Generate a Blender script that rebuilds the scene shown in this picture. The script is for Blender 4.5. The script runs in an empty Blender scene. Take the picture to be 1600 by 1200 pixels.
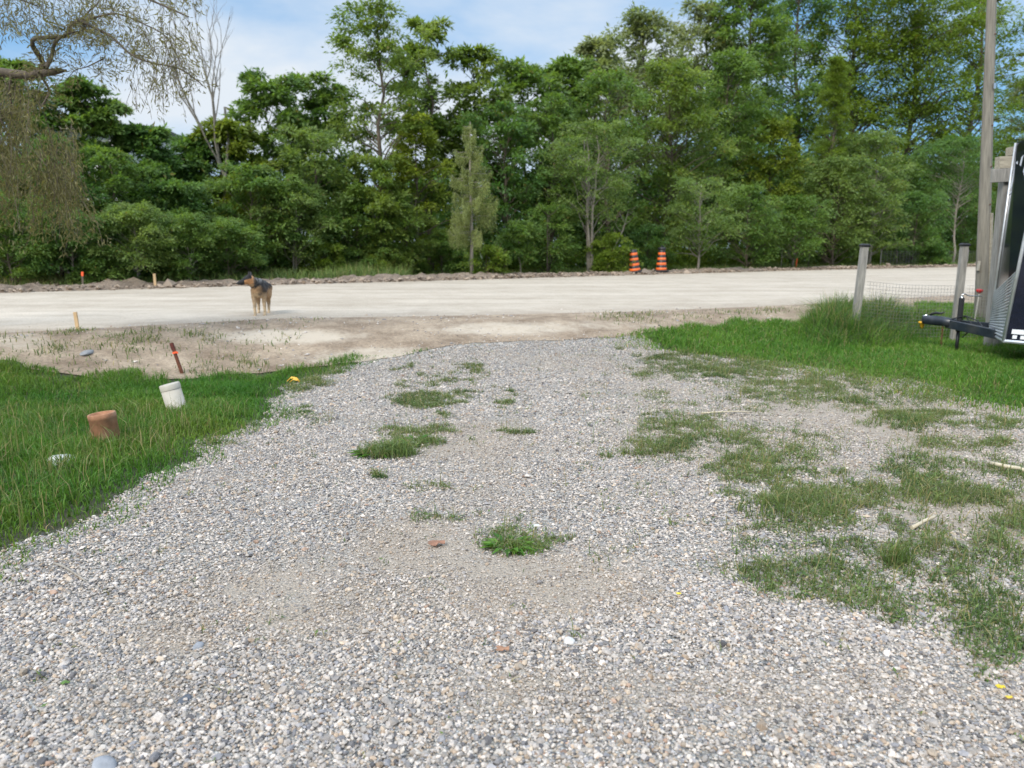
import bpy, math, random
import numpy as np
from mathutils import Vector, Matrix, Euler
R_ = math.radians
SC = bpy.context.scene
COL = SC.collection

# ------------------------------------------------------------------ camera, sky, sun, exposure
CAMH, FPX = 1.5, 1156.0
TH = math.atan(208.0 / FPX)
cd = bpy.data.cameras.new("camera")
cam = bpy.data.objects.new("camera", cd); COL.objects.link(cam)
cam.location = (0, 0, CAMH); cam.rotation_euler = (math.pi / 2 - TH, 0, 0)
cd.sensor_width = 36; cd.lens = 36 * FPX / 1600; cd.clip_end = 3000; cd.clip_start = 0.05
cd.dof.use_dof = True; cd.dof.focus_distance = 4.1; cd.dof.aperture_fstop = 26.0 / 1000 / 0.0095
SC.camera = cam

SUN_EL, SUN_AZ = 40.0, 212.0      # azimuth clockwise from +Y (north)
w = bpy.data.worlds.new("World"); SC.world = w; w.use_nodes = True
nt = w.node_tree; N = nt.nodes; L = nt.links
for n in list(N): N.remove(n)
out = N.new('ShaderNodeOutputWorld'); bg = N.new('ShaderNodeBackground'); bg.inputs['Strength'].default_value = 0.1
sky = N.new('ShaderNodeTexSky'); sky.sky_type = 'NISHITA'; sky.sun_disc = False
sky.sun_elevation = R_(SUN_EL); sky.sun_rotation = R_(SUN_AZ); sky.ozone_density = 2.0; sky.air_density = 1.0; sky.dust_density = 0.6
tc = N.new('ShaderNodeTexCoord'); mp = N.new('ShaderNodeMapping'); mp.inputs['Scale'].default_value = (1.0, 1.0, 2.6)
mp.inputs['Location'].default_value = (5.48, 2.92, 0.2)
nz = N.new('ShaderNodeTexNoise'); nz.inputs['Scale'].default_value = 2.3; nz.inputs['Detail'].default_value = 9; nz.inputs['Roughness'].default_value = 0.52
nz.inputs['Distortion'].default_value = 0.3
cr = N.new('ShaderNodeValToRGB'); cr.color_ramp.elements[0].position = 0.34; cr.color_ramp.elements[1].position = 0.60
mx = N.new('ShaderNodeMixRGB'); mx.inputs['Color2'].default_value = (3.95, 4.3, 4.7, 1)
tint = N.new('ShaderNodeMixRGB'); tint.blend_type = 'MULTIPLY'; tint.inputs['Fac'].default_value = 1.0; tint.inputs['Color2'].default_value = (0.62, 0.84, 0.92, 1)
L.new(tc.outputs['Generated'], mp.inputs['Vector']); L.new(mp.outputs['Vector'], nz.inputs['Vector'])
L.new(nz.outputs['Fac'], cr.inputs['Fac']); L.new(cr.outputs['Color'], mx.inputs['Fac'])
L.new(sky.outputs['Color'], tint.inputs['Color1']); blu = N.new('ShaderNodeMixRGB'); blu.inputs['Fac'].default_value = 0.72; blu.inputs['Color2'].default_value = (1.25, 2.5, 4.2, 1)
L.new(tint.outputs['Color'], blu.inputs['Color1']); L.new(blu.outputs['Color'], mx.inputs['Color1'])
sx = N.new('ShaderNodeSeparateXYZ'); L.new(tc.outputs['Generated'], sx.inputs['Vector'])
zr = N.new('ShaderNodeMapRange'); zr.inputs['From Min'].default_value = 0.33; zr.inputs['From Max'].default_value = 0.7; zr.inputs['To Min'].default_value = 1.0; zr.inputs['To Max'].default_value = 2.3
L.new(sx.outputs['Z'], zr.inputs['Value']); zm = N.new('ShaderNodeVectorMath'); zm.operation = 'SCALE'
L.new(mx.outputs['Color'], zm.inputs[0]); L.new(zr.outputs['Result'], zm.inputs['Scale'])
L.new(zm.outputs['Vector'], bg.inputs['Color']); L.new(bg.outputs['Background'], out.inputs['Surface'])
sd = bpy.data.lights.new("sun", 'SUN'); sd.energy = 1.7; sd.angle = R_(24); sd.color = (1.0, 0.93, 0.82)
so = bpy.data.objects.new("sun", sd); COL.objects.link(so)
sv = Vector((math.sin(R_(SUN_AZ)) * math.cos(R_(SUN_EL)), math.cos(R_(SUN_AZ)) * math.cos(R_(SUN_EL)), math.sin(R_(SUN_EL))))
so.rotation_euler = sv.to_track_quat('Z', 'Y').to_euler(); so.location = (0, 0, 30)
VS = SC.view_settings
VS.view_transform = 'Standard'; VS.look = 'None'; VS.gamma = 1; VS.exposure = 1.0; VS.use_curve_mapping = False
SC.cycles.max_bounces = 6; SC.cycles.diffuse_bounces = 3; SC.cycles.transparent_max_bounces = 8

# ------------------------------------------------------------------ pixel rays (photo pixels, 1600 x 1200) and terrain
CT, ST = math.cos(TH), math.sin(TH)
def ray(px, py):
    a, b = (px - 800) / FPX, (600 - py) / FPX
    return np.array([a, CT + b * ST, -ST + b * CT])
def plane(px, py, z):
    d = ray(px, py); t = (z - CAMH) / d[2]; return d[0] * t, d[1] * t
def proj(x, y, z):
    dz = z - CAMH; dep = y * CT - dz * ST; up = y * ST + dz * CT
    dep = np.maximum(dep, 1e-3)
    return 800 + FPX * x / dep, 600 - FPX * up / dep
NEx = np.array([-60, -30, -12, -7, -3.8, -1, 2.2, 5.7, 11, 40, 90]); NEy = np.array([-32, -8, 5.6, 9.3, 11.6, 12.1, 13, 14.6, 18, 38, 73])
_fe = [plane(a, b, 0.4) for a, b in ((0, 459), (200, 453), (400, 447), (760, 437), (1000, 430), (1240, 423), (1550, 416.5))]
FEx = np.array([-60, -30] + [p[0] for p in _fe] + [60, 100]); FEy = np.array([-18, 5] + [p[1] for p in _fe] + [73, 103])
NE = lambda x: np.interp(x, NEx, NEy)
FE = lambda x: np.interp(x, FEx, FEy)
def sst(a, b, x):
    t = np.clip((x - a) / (b - a), 0, 1); return t * t * (3 - 2 * t)
def vnoise(x, y, s=1.0, seed=0):
    x = np.asarray(x, float) * s + seed * 17.3; y = np.asarray(y, float) * s + seed * 9.1
    xi, yi = np.floor(x).astype(np.int64), np.floor(y).astype(np.int64); fx, fy = x - xi, y - yi
    fx = fx * fx * (3 - 2 * fx); fy = fy * fy * (3 - 2 * fy)
    def h(a, b):
        n = (a * 374761393 + b * 668265263 + seed * 1442695) & 0x7fffffff
        n = ((n ^ (n >> 13)) * 1274126177) & 0x7fffffff
        return ((n ^ (n >> 16)) & 0xffff) / 65535.0
    return (h(xi, yi) * (1 - fx) + h(xi + 1, yi) * fx) * (1 - fy) + (h(xi, yi + 1) * (1 - fx) + h(xi + 1, yi + 1) * fx) * fy
def fbm(x, y, s=1.0, seed=0, o=3):
    r, a, t = 0, 1.0, 0
    for i in range(o):
        r = r + a * vnoise(x, y, s * 2 ** i, seed + i); t += a; a *= 0.5
    return r / t
def H(x, y):
    x = np.asarray(x, float); y = np.asarray(y, float)
    ne = NE(x)
    b = 0.4 * sst(ne - 3.8, ne, y)
    near = 1 - sst(ne - 1.5, ne - 0.2, y)
    return b + near * (fbm(x, y, 0.5, 3, 2) - 0.5) * 0.07
def G(px, py):
    d = ray(px, py); a = 0.3; b = a
    while b < 300:
        b2 = b * 1.02 + 0.02; p = d * b2
        if p[2] + CAMH < H(p[0], p[1]):
            a = b
            for _ in range(30):
                m = (a + b2) / 2; p = d * m
                if p[2] + CAMH < H(p[0], p[1]): b2 = m
                else: a = m
            p = d * a; return float(p[0]), float(p[1]), float(H(p[0], p[1]))
        b = b2
    return float(d[0] * 300), float(d[1] * 300), 0.4

# ------------------------------------------------------------------ object helpers
def tag(o, label=None, cat=None, group=None, kind=None):
    if label: o['label'] = label
    if cat: o['category'] = cat
    if group: o['group'] = group
    if kind: o['kind'] = kind
    return o
def empty(name, loc, rot=(0, 0, 0), label=None, cat=None, group=None):
    o = bpy.data.objects.new(name, None); COL.objects.link(o); o.location = loc; o.rotation_euler = rot
    o.empty_display_size = 0.2
    return tag(o, label, cat, group)
def np_mesh(name, V, F, mat, parent=None, col=None, smooth=False, attrs=None):
    V = np.asarray(V, np.float32); F = np.asarray(F, np.int32); k = F.shape[1]
    me = bpy.data.meshes.new(name)
    me.vertices.add(len(V)); me.vertices.foreach_set('co', V.ravel())
    me.loops.add(F.size); me.loops.foreach_set('vertex_index', F.ravel())
    me.polygons.add(len(F)); me.polygons.foreach_set('loop_start', np.arange(len(F), dtype=np.int32) * k)
    me.polygons.foreach_set('use_smooth', np.full(len(F), smooth, bool))
    me.update(calc_edges=True)
    if col is not None:
        c = np.ones((len(V), 4), np.float32); c[:, :3] = col
        a = me.color_attributes.new('col', 'FLOAT_COLOR', 'POINT'); a.data.foreach_set('color', c.ravel())
    for nm, v in (attrs or {}).items():
        a = me.attributes.new(nm, 'FLOAT', 'POINT'); a.data.foreach_set('value', np.asarray(v, np.float32).ravel())
    me.materials.append(mat)
    o = bpy.data.objects.new(name, me); COL.objects.link(o)
    if parent: o.parent = parent
    return o
def norm(a): return a / np.maximum(np.linalg.norm(a, axis=-1, keepdims=True), 1e-9)

class MB:
    def __init__(s): s.v = []; s.f = []; s.sm = []
    def add(s, V, F, smooth=False):
        b = len(s.v); s.v += [tuple(map(float, p)) for p in V]; s.f += [tuple(int(i) + b for i in f) for f in F]; s.sm += [smooth] * len(F); return s
    def box(s, c, d, rot=None, top=1.0, bev=0.0):
        hx, hy, hz = d[0] / 2, d[1] / 2, d[2] / 2
        bm = bmesh.new(); bmesh.ops.create_cube(bm, size=1)
        for v in bm.verts:
            t = top if v.co.z > 0 else 1
            v.co = Vector((v.co.x * 2 * hx * t, v.co.y * 2 * hy * t, v.co.z * 2 * hz))
        if bev: bmesh.ops.bevel(bm, geom=bm.edges[:], offset=bev, segments=1, affect='EDGES')
        M = (rot.to_matrix() if isinstance(rot, Euler) else (rot or Matrix.Identity(3)))
        V = [M @ v.co + Vector(c) for v in bm.verts]; bm.verts.index_update()
        F = [[v.index for v in f.verts] for f in bm.faces]; bm.free()
        return s.add(V, F)
    def tube(s, P, r, n=6, cap=True, smooth=True):
        P = [Vector(p) for p in P]; r = [r] * len(P) if not hasattr(r, '__len__') else r
        V = []; F = []; ref = None
        for i, p in enumerate(P):
            t = (P[min(i + 1, len(P) - 1)] - P[max(i - 1, 0)]).normalized()
            if ref is None: ref = Vector((1, 0, 0)) if abs(t.x) < 0.8 else Vector((0, 1, 0))
            u = (ref - t * ref.dot(t)).normalized(); ref = u; v = t.cross(u)
            for k in range(n):
                a = 2 * math.pi * k / n; V.append(p + (u * math.cos(a) + v * math.sin(a)) * r[i])
        for i in range(len(P) - 1):
            for k in range(n):
                F.append((i * n + k, i * n + (k + 1) % n, (i + 1) * n + (k + 1) % n, (i + 1) * n + k))
        s.add(V, F, smooth)
        if cap:
            b = len(s.v) - len(V)
            s.f += [tuple(b + k for k in range(n))[::-1], tuple(b + (len(P) - 1) * n + k for k in range(n))]; s.sm += [False, False]
        return s
    def lathe(s, prof, n=20, c=(0, 0, 0), smooth=True):
        V = [(c[0] + r * math.cos(2 * math.pi * k / n), c[1] + r * math.sin(2 * math.pi * k / n), c[2] + z) for r, z in prof for k in range(n)]
        F = [(i * n + k, i * n + (k + 1) % n, (i + 1) * n + (k + 1) % n, (i + 1) * n + k) for i in range(len(prof) - 1) for k in range(n)]
        s.add(V, F, smooth); return s
    def build(s, name, mat, parent=None):
        me = bpy.data.meshes.new(name); me.from_pydata(s.v, [], s.f)
        me.polygons.foreach_set('use_smooth', s.sm); me.materials.append(mat); me.update()
        o = bpy.data.objects.new(name, me); COL.objects.link(o)
        if parent: o.parent = parent
        return o
import bmesh

# ------------------------------------------------------------------ materials
def mat_new(name):
    m = bpy.data.materials.new(name); m.use_nodes = True; t = m.node_tree; p = t.nodes['Principled BSDF']
    return m, t.nodes, t.links, p
def noise(N, L, scale, detail=5, rough=0.55, vec=None, coord='Object'):
    tcn = N.new('ShaderNodeTexCoord'); n = N.new('ShaderNodeTexNoise'); n.inputs['Scale'].default_value = scale
    n.inputs['Detail'].default_value = detail; n.inputs['Roughness'].default_value = rough
    L.new(vec or tcn.outputs[coord], n.inputs['Vector']); return n
def ramp(N, L, src, stops):
    r = N.new('ShaderNodeValToRGB'); e = r.color_ramp.elements
    while len(e) < len(stops): e.new(0.5)
    for el, (p, c) in zip(e, stops): el.position = p; el.color = (*c, 1) if len(c) == 3 else c
    L.new(src, r.inputs['Fac']); return r
def mixc(N, L, a, b, f, mode='MIX'):
    m = N.new('ShaderNodeMixRGB'); m.blend_type = mode
    for s, i in ((a, 'Color1'), (b, 'Color2'), (f, 'Fac')):
        if isinstance(s, (tuple, list)): m.inputs[i].default_value = (*s, 1)
        elif isinstance(s, (int, float)): m.inputs[i].default_value = s
        else: L.new(s, m.inputs[i])
    return m.outputs['Color']
def bump(N, L, p, h, strength=0.5, dist=0.02):
    b = N.new('ShaderNodeBump'); b.inputs['Strength'].default_value = strength; b.inputs['Distance'].default_value = dist
    L.new(h, b.inputs['Height']); L.new(b.outputs['Normal'], p.inputs['Normal'])
def simple(name, c, rough=0.6, metal=0.0, var=0.25, scale=12, bmp=0.15, stretch=None, dirt=None):
    m, N, L, p = mat_new(name)
    vec = None
    if stretch:
        tcn = N.new('ShaderNodeTexCoord'); mpn = N.new('ShaderNodeMapping'); mpn.inputs['Scale'].default_value = stretch
        L.new(tcn.outputs['Object'], mpn.inputs['Vector']); vec = mpn.outputs['Vector']
    n = noise(N, L, scale, 6, 0.6, vec)
    lo = tuple(x * (1 - var) for x in c); hi = tuple(min(1, x * (1 + var)) for x in c)
    r = ramp(N, L, n.outputs['Fac'], [(0.3, lo), (0.7, hi)]); cc = r.outputs['Color']
    if dirt:
        n2 = noise(N, L, 3.0, 6, 0.65); r2 = ramp(N, L, n2.outputs['Fac'], [(0.5, (0, 0, 0)), (0.68, (1, 1, 1))])
        cc = mixc(N, L, cc, dirt, r2.outputs['Color'])
    L.new(cc, p.inputs['Base Color']); p.inputs['Roughness'].default_value = rough; p.inputs['Metallic'].default_value = metal
    if bmp: bump(N, L, p, n.outputs['Fac'], bmp, 0.01)
    return m
def leafmat(name, transl=0.35, rough=0.5):
    m, N, L, p = mat_new(name)
    a = N.new('ShaderNodeVertexColor'); a.layer_name = 'col'
    L.new(a.outputs['Color'], p.inputs['Base Color']); p.inputs['Roughness'].default_value = rough
    p.inputs['Specular IOR Level'].default_value = 0.35
    t = N.new('ShaderNodeBsdfTranslucent'); mixn = N.new('ShaderNodeMixShader'); mixn.inputs['Fac'].default_value = transl
    h = N.new('ShaderNodeMixRGB'); h.blend_type = 'MULTIPLY'; h.inputs['Fac'].default_value = 1; h.inputs['Color2'].default_value = (1.5, 1.45, 0.7, 1)
    L.new(a.outputs['Color'], h.inputs['Color1']); L.new(h.outputs['Color'], t.inputs['Color'])
    L.new(p.outputs['BSDF'], mixn.inputs[1]); L.new(t.outputs['BSDF'], mixn.inputs[2])
    L.new(mixn.outputs['Shader'], N['Material Output'].inputs['Surface'])
    return m
LEAF = leafmat('leaf', 0.5); GRASS = leafmat('grass_blade', 0.3, 0.55)
def attrmat(name, rough=0.8):
    m, N, L, p = mat_new(name); a = N.new('ShaderNodeVertexColor'); a.layer_name = 'col'
    n = noise(N, L, 90, 3); r = ramp(N, L, n.outputs['Fac'], [(0.3, (0.75,) * 3), (0.7, (1.15,) * 3)])
    L.new(mixc(N, L, a.outputs['Color'], r.outputs['Color'], 1.0, 'MULTIPLY'), p.inputs['Base Color']); p.inputs['Roughness'].default_value = rough
    return m
STONE = attrmat('pebble', 0.75); FUR = attrmat('fur', 0.85)
BARK = simple('bark', (0.12, 0.095, 0.07), 0.9, var=0.4, scale=8, bmp=0.5, stretch=(3, 3, 0.6))
BARKL = simple('pale_bark', (0.27, 0.24, 0.20), 0.9, var=0.35, scale=8, bmp=0.5, stretch=(3, 3, 0.6))
BARKD = simple('dead_bark', (0.17, 0.155, 0.13), 0.9, var=0.3, scale=8, bmp=0.4, stretch=(3, 3, 0.6))
POLEW = simple('weathered_pole_wood', (0.21, 0.19, 0.155), 0.85, var=0.35, scale=14, bmp=0.5, stretch=(3, 3, 0.18))
GREYW = simple('weathered_grey_wood', (0.27, 0.255, 0.23), 0.85, var=0.35, scale=16, bmp=0.5, stretch=(3, 3, 0.25))
BEAMW = simple('beam_wood', (0.34, 0.30, 0.23), 0.85, var=0.35, scale=16, bmp=0.5, stretch=(0.25, 3, 3))
NEWW = simple('new_wood', (0.62, 0.43, 0.24), 0.8, var=0.2, scale=20, bmp=0.2, stretch=(3, 3, 0.3))
BLACKP = simple('black_plastic', (0.018, 0.018, 0.02), 0.45, var=0.2, bmp=0.05)
RUBBER = simple('rubber', (0.025, 0.024, 0.024), 0.85, var=0.3, bmp=0.1)
ORANGE = simple('orange_reflective_sheet', (0.85, 0.16, 0.03), 0.4, var=0.12, bmp=0.05, dirt=(0.55, 0.14, 0.05))
ORANGEP = simple('orange_paint', (0.85, 0.11, 0.03), 0.6, var=0.15, bmp=0.05)
REDP = simple('red_plastic', (0.6, 0.03, 0.03), 0.4, var=0.1, bmp=0.03)
YELL = simple('yellow_plastic', (0.8, 0.42, 0.03), 0.45, var=0.1, bmp=0.03)
WHITEP = simple('white_plastic', (0.44, 0.405, 0.34), 0.55, var=0.14, scale=9, bmp=0.06, dirt=(0.40, 0.34, 0.25))
TERRA = simple('terracotta', (0.31, 0.15, 0.08), 0.85, var=0.3, scale=16, bmp=0.3, dirt=(0.42, 0.27, 0.18))
ALU = simple('aluminium', (0.62, 0.63, 0.65), 0.4, 0.5, var=0.12, bmp=0.04, dirt=(0.4, 0.39, 0.36))
NAVY = simple('navy_gloss_panel', (0.008, 0.010, 0.022), 0.12, var=0.2, bmp=0.0)
BLKG = simple('black_gloss_panel', (0.010, 0.012, 0.012), 0.1, var=0.2, bmp=0.02, scale=1.5)
STEEL = simple('painted_steel', (0.018, 0.024, 0.035), 0.35, var=0.3, bmp=0.05, dirt=(0.05, 0.05, 0.05))
CHROME = simple('chrome', (0.7, 0.7, 0.7), 0.2, 1.0, var=0.05, bmp=0)
WIRE = simple('galvanised_wire', (0.28, 0.27, 0.26), 0.5, 0.5, var=0.1, bmp=0)
WHITEV = simple('white_vinyl', (0.8, 0.8, 0.82), 0.4, var=0.05, bmp=0)
SIDING = simple('white_siding', (0.72, 0.73, 0.74), 0.6, var=0.06, bmp=0.02)
ROOFM = simple('roof_shingle', (0.14, 0.13, 0.13), 0.9, var=0.3, bmp=0.3)
GLASS = simple('dark_glass', (0.02, 0.03, 0.04), 0.08, var=0.1, bmp=0)
RUST = simple('rusty_iron', (0.11, 0.036, 0.016), 0.85, var=0.45, scale=30, bmp=0.4)

# gravel drive
def gravel_mat():
    m, N, L, p = mat_new('drive_gravel')
    tcn = N.new('ShaderNodeTexCoord'); vo = N.new('ShaderNodeTexVoronoi'); vo.inputs['Scale'].default_value = 85
    L.new(tcn.outputs['Object'], vo.inputs['Vector'])
    sp = N.new('ShaderNodeSeparateColor'); L.new(vo.outputs['Color'], sp.inputs['Color'])
    r = ramp(N, L, sp.outputs['Red'], [(0.0, (0.08, 0.08, 0.08)), (0.14, (0.19, 0.19, 0.19)), (0.3, (0.31, 0.295, 0.27)), (0.55, (0.40, 0.385, 0.355)), (0.75, (0.36, 0.31, 0.25)), (0.9, (0.50, 0.485, 0.455)), (1.0, (0.6, 0.585, 0.56))])
    gap = ramp(N, L, vo.outputs['Distance'], [(0.35, (1, 1, 1)), (0.75, (0.45, 0.42, 0.38))])
    c = mixc(N, L, r.outputs['Color'], gap.outputs['Color'], 0.8, 'MULTIPLY')
    n1 = noise(N, L, 9, 6, 0.7); n2 = noise(N, L, 160, 3, 0.6)
    dc = ramp(N, L, n2.outputs['Fac'], [(0.3, (0.22, 0.17, 0.125)), (0.7, (0.47, 0.40, 0.32))])
    at = N.new('ShaderNodeAttribute'); at.attribute_name = 'dirt'
    ad = N.new('ShaderNodeMath'); ad.operation = 'ADD'; L.new(at.outputs['Fac'], ad.inputs[0]); L.new(n1.outputs['Fac'], ad.inputs[1])
    f = ramp(N, L, ad.outputs[0], [(0.62, (0, 0, 0)), (1.05, (0.9,) * 3)])
    c = mixc(N, L, c, dc.outputs['Color'], f.outputs['Color'])
    L.new(c, p.inputs['Base Color']); p.inputs['Roughness'].default_value = 0.85
    inv = N.new('ShaderNodeMath'); inv.operation = 'SUBTRACT'; inv.inputs[0].default_value = 1; L.new(vo.outputs['Distance'], inv.inputs[1])
    bump(N, L, p, inv.outputs[0], 0.8, 0.012); return m
def road_mat():
    m, N, L, p = mat_new('road_crushed_stone')
    n0 = noise(N, L, 0.35, 4); tcn = N.new('ShaderNodeTexCoord')
    mpn = N.new('ShaderNodeMapping'); mpn.inputs['Rotation'].default_value = (0, 0, R_(-32)); mpn.inputs['Scale'].default_value = (0.10, 1.1, 1)
    L.new(tcn.outputs['Object'], mpn.inputs['Vector']); n1 = noise(N, L, 1.0, 5, 0.6, mpn.outputs['Vector']); n2 = noise(N, L, 38, 4, 0.75)
    a = ramp(N, L, n1.outputs['Fac'], [(0.3, (0.40, 0.335, 0.26)), (0.7, (0.55, 0.475, 0.385))])
    b = ramp(N, L, n2.outputs['Fac'], [(0.3, (0.66,) * 3), (0.7, (1.26,) * 3)])
    c = mixc(N, L, a.outputs['Color'], b.outputs['Color'], 1.0, 'MULTIPLY')
    n5 = noise(N, L, 1.1, 7, 0.75); b5 = ramp(N, L, n5.outputs['Fac'], [(0.35, (0.84, 0.82, 0.79)), (0.6, (1.04,) * 3)]); c = mixc(N, L, c, b5.outputs['Color'], 1.0, 'MULTIPLY')
    at = N.new('ShaderNodeAttribute'); at.attribute_name = 'dirt'
    n3 = noise(N, L, 1.3, 6, 0.65); ad = N.new('ShaderNodeMath'); ad.operation = 'ADD'; L.new(at.outputs['Fac'], ad.inputs[0]); L.new(n3.outputs['Fac'], ad.inputs[1])
    f = ramp(N, L, ad.outputs[0], [(0.66, (0, 0, 0)), (1.1, (1, 1, 1))])
    dc = ramp(N, L, n2.outputs['Fac'], [(0.3, (0.26, 0.205, 0.15)), (0.7, (0.42, 0.35, 0.275))])
    c = mixc(N, L, c, dc.outputs['Color'], f.outputs['Color'])
    L.new(c, p.inputs['Base Color']); p.inputs['Roughness'].default_value = 0.9; bump(N, L, p, n2.outputs['Fac'], 0.5, 0.015); return m
def dirt_mat(name, base, hi, pale=True):
    m, N, L, p = mat_new(name)
    n1 = noise(N, L, 1.6, 6, 0.7); n2 = noise(N, L, 26, 6, 0.75)
    a = ramp(N, L, n1.outputs['Fac'], [(0.35, base), (0.65, hi)]); b = ramp(N, L, n2.outputs['Fac'], [(0.3, (0.55,) * 3), (0.7, (1.35,) * 3)])
    c = mixc(N, L, a.outputs['Color'], b.outputs['Color'], 1.0, 'MULTIPLY')
    if pale:
        at = N.new('ShaderNodeAttribute'); at.attribute_name = 'pale'
        n3 = noise(N, L, 3.5, 9, 0.85); ad = N.new('ShaderNodeMath'); ad.operation = 'ADD'; L.new(at.outputs['Fac'], ad.inputs[0]); L.new(n3.outputs['Fac'], ad.inputs[1])
        f = ramp(N, L, ad.outputs[0], [(0.7, (0, 0, 0)), (1.35, (1, 1, 1))])
        c = mixc(N, L, c, (0.50, 0.42, 0.325), f.outputs['Color'])
    L.new(c, p.inputs['Base Color']); p.inputs['Roughness'].default_value = 0.95; bump(N, L, p, n2.outputs['Fac'], 0.8, 0.03); return m
GRAV = gravel_mat(); ROAD = road_mat()
DIRT = dirt_mat('bare_dirt', (0.20, 0.14, 0.09), (0.42, 0.325, 0.23))
BERM = dirt_mat('dug_soil', (0.17, 0.125, 0.09), (0.29, 0.225, 0.17), False)
SOIL = dirt_mat('lawn_soil', (0.035, 0.045, 0.018), (0.07, 0.065, 0.035), False)

# ------------------------------------------------------------------ ground, road, drive, dirt
def grid(xs, ys): return np.meshgrid(xs, ys)
def gridF(nr, nc):
    i = np.arange(nr - 1)[:, None] * nc + np.arange(nc - 1)[None]; i = i.ravel()
    return np.stack([i, i + 1, i + nc + 1, i + nc], 1)
xs = np.concatenate([[-500, -250, -120, -70, -50], np.arange(-40, 60, 0.33), [70, 90, 140, 250, 500]])
ys = np.concatenate([[-60, -30, -12, -5], np.arange(-2, 30, 0.25), np.arange(30, 70, 1.0), [80, 110, 160, 300, 600, 1000]])
X, Y = grid(xs, ys); Z = H(X, Y)
tag(np_mesh('ground', np.stack([X, Y, Z], -1).reshape(-1, 3), gridF(*X.shape), SOIL, smooth=True), kind='structure')

def ell(px, py, L_):
    r = np.zeros_like(px)
    for e in L_:
        cx, cy, rx, ry, v = e[:5]
        d = np.sqrt(((px - cx) / rx) ** 2 + ((py - cy) / ry) ** 2)
        r = np.maximum(r, v * np.clip(1.6 - d * 1.1, 0, 1))
    return r
DIRTP = [(830, 905, 170, 55, .5), (450, 935, 160, 60, .4), (300, 1000, 60, 30, .5), (640, 850, 100, 40, .45), (720, 690, 130, 40, .4), (1350, 640, 260, 45, .45), (1500, 800, 140, 40, .7),
         (1050, 620, 60, 90, .3), (900, 1080, 200, 40, .3), (1300, 1080, 200, 60, .3), (230, 1090, 120, 40, .25), (1200, 690, 160, 50, .4), (900, 565, 200, 15, .3), (1450, 720, 200, 60, .35)]
dirtf = lambda x, y, px, py: np.clip(ell(px + 160 * (fbm(x, y, 1.2, 141) - .5), py + 60 * (fbm(x, y, 1.2, 143) - .5), DIRTP) * (.5 + fbm(x, y, 2.5, 55)) + .9 * np.clip(fbm(x, y, .9, 57, 4) - .52, 0, 1) * 1.3, 0, .6)
# drive strip
led = [G(*p) for p in ((-420, 1190), (-200, 1010), (0, 877), (60, 840), (150, 806), (190, 766), (300, 714), (335, 686), (420, 645), (450, 614), (500, 588), (575, 562), (640, 549))]
led_y = np.array([p[1] for p in led]); led_x = np.array([p[0] for p in led]); o_ = np.argsort(led_y)
XL = lambda y: np.interp(y, np.r_[0, led_y[o_]], np.r_[-4.5, led_x[o_]]) + (fbm(y * 0 + 3, y, 2.2, 9) - .5) * 0.5
red = [G(*p) for p in ((1590, 648), (1400, 603), (1200, 566), (1000, 545), (965, 530))]
red_y = np.array([p[1] for p in red]); red_x = np.array([p[0] for p in red]); o2 = np.argsort(red_y)
XR = lambda y: np.where(y < red_y.min() - 0.15, 9.5, np.interp(y, red_y[o2], red_x[o2])) + .35 + (fbm(y * 0 + 8, y, 2.2, 11) - .5) * 0.5
YT = G(800, 528)[1] + 0.6
yy = np.arange(-1.2, YT, 0.08); tt = np.linspace(0, 1, 90)
Yg = np.repeat(yy[:, None], 90, 1); Xg = XL(Yg) * (1 - tt) + XR(Yg) * tt
Zg = H(Xg, Yg) + 0.006 + (fbm(Xg, Yg, 6, 21) - .5) * 0.006
ppx, ppy = proj(Xg, Yg, Zg)
tag(np_mesh('driveway', np.stack([Xg, Yg, Zg], -1).reshape(-1, 3), gridF(*Xg.shape), GRAV, smooth=True, attrs={'dirt': dirtf(Xg, Yg, ppx, ppy)}), kind='structure')
# dirt strip between lawn / drive and road
bd = [G(*p) for p in ((-250, 545), (-60, 556), (0, 562), (100, 585), (200, 598), (330, 590), (430, 580), (500, 574), (600, 562), (700, 541), (850, 531), (960, 531), (1000, 524), (1150, 508), (1260, 503), (1400, 484), (1500, 478), (1600, 474))]
bx = np.array([p[0] for p in bd]); by = np.array([p[1] for p in bd]); o3 = np.argsort(bx)
DB = lambda x: np.interp(x, np.r_[-60, -25, bx[o3], 40, 90], np.r_[-36, -10, by[o3], 35, 70]) + (fbm(x, x * 0, 2.5, 5) - .5) * 0.5
xx = np.arange(-40, 60, 0.12); t2 = np.linspace(0, 1, 34)
Xg = np.repeat(xx[None], 34, 0); Yg = DB(Xg) * (1 - t2[:, None]) + (NE(Xg) + 0.5) * t2[:, None]
Zg = H(Xg, Yg) + 0.014 + (fbm(Xg, Yg, 3, 31) - .45) * 0.06 * sst(0, 0.2, t2[:, None]) * sst(0.05, 0.35, 1 - t2[:, None])
Zg = np.maximum(Zg, H(Xg, Yg) + 0.011)
ppx, ppy = proj(Xg, Yg, Zg)
PALE = [(450, 526, 120, 12, .55), (790, 514, 130, 12, .45), (750, 515, 330, 28, .12), (560, 560, 120, 14, .35), (900, 508, 180, 8, .3), (30, 533, 60, 14, .4), (600, 552, 100, 12, .4), (250, 540, 300, 30, .15)]
tag(np_mesh('dirt_shoulder', np.stack([Xg, Yg, Zg], -1).reshape(-1, 3), gridF(*Xg.shape), DIRT, smooth=True, attrs={'pale': ell(ppx, ppy, PALE)}), kind='structure')
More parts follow.
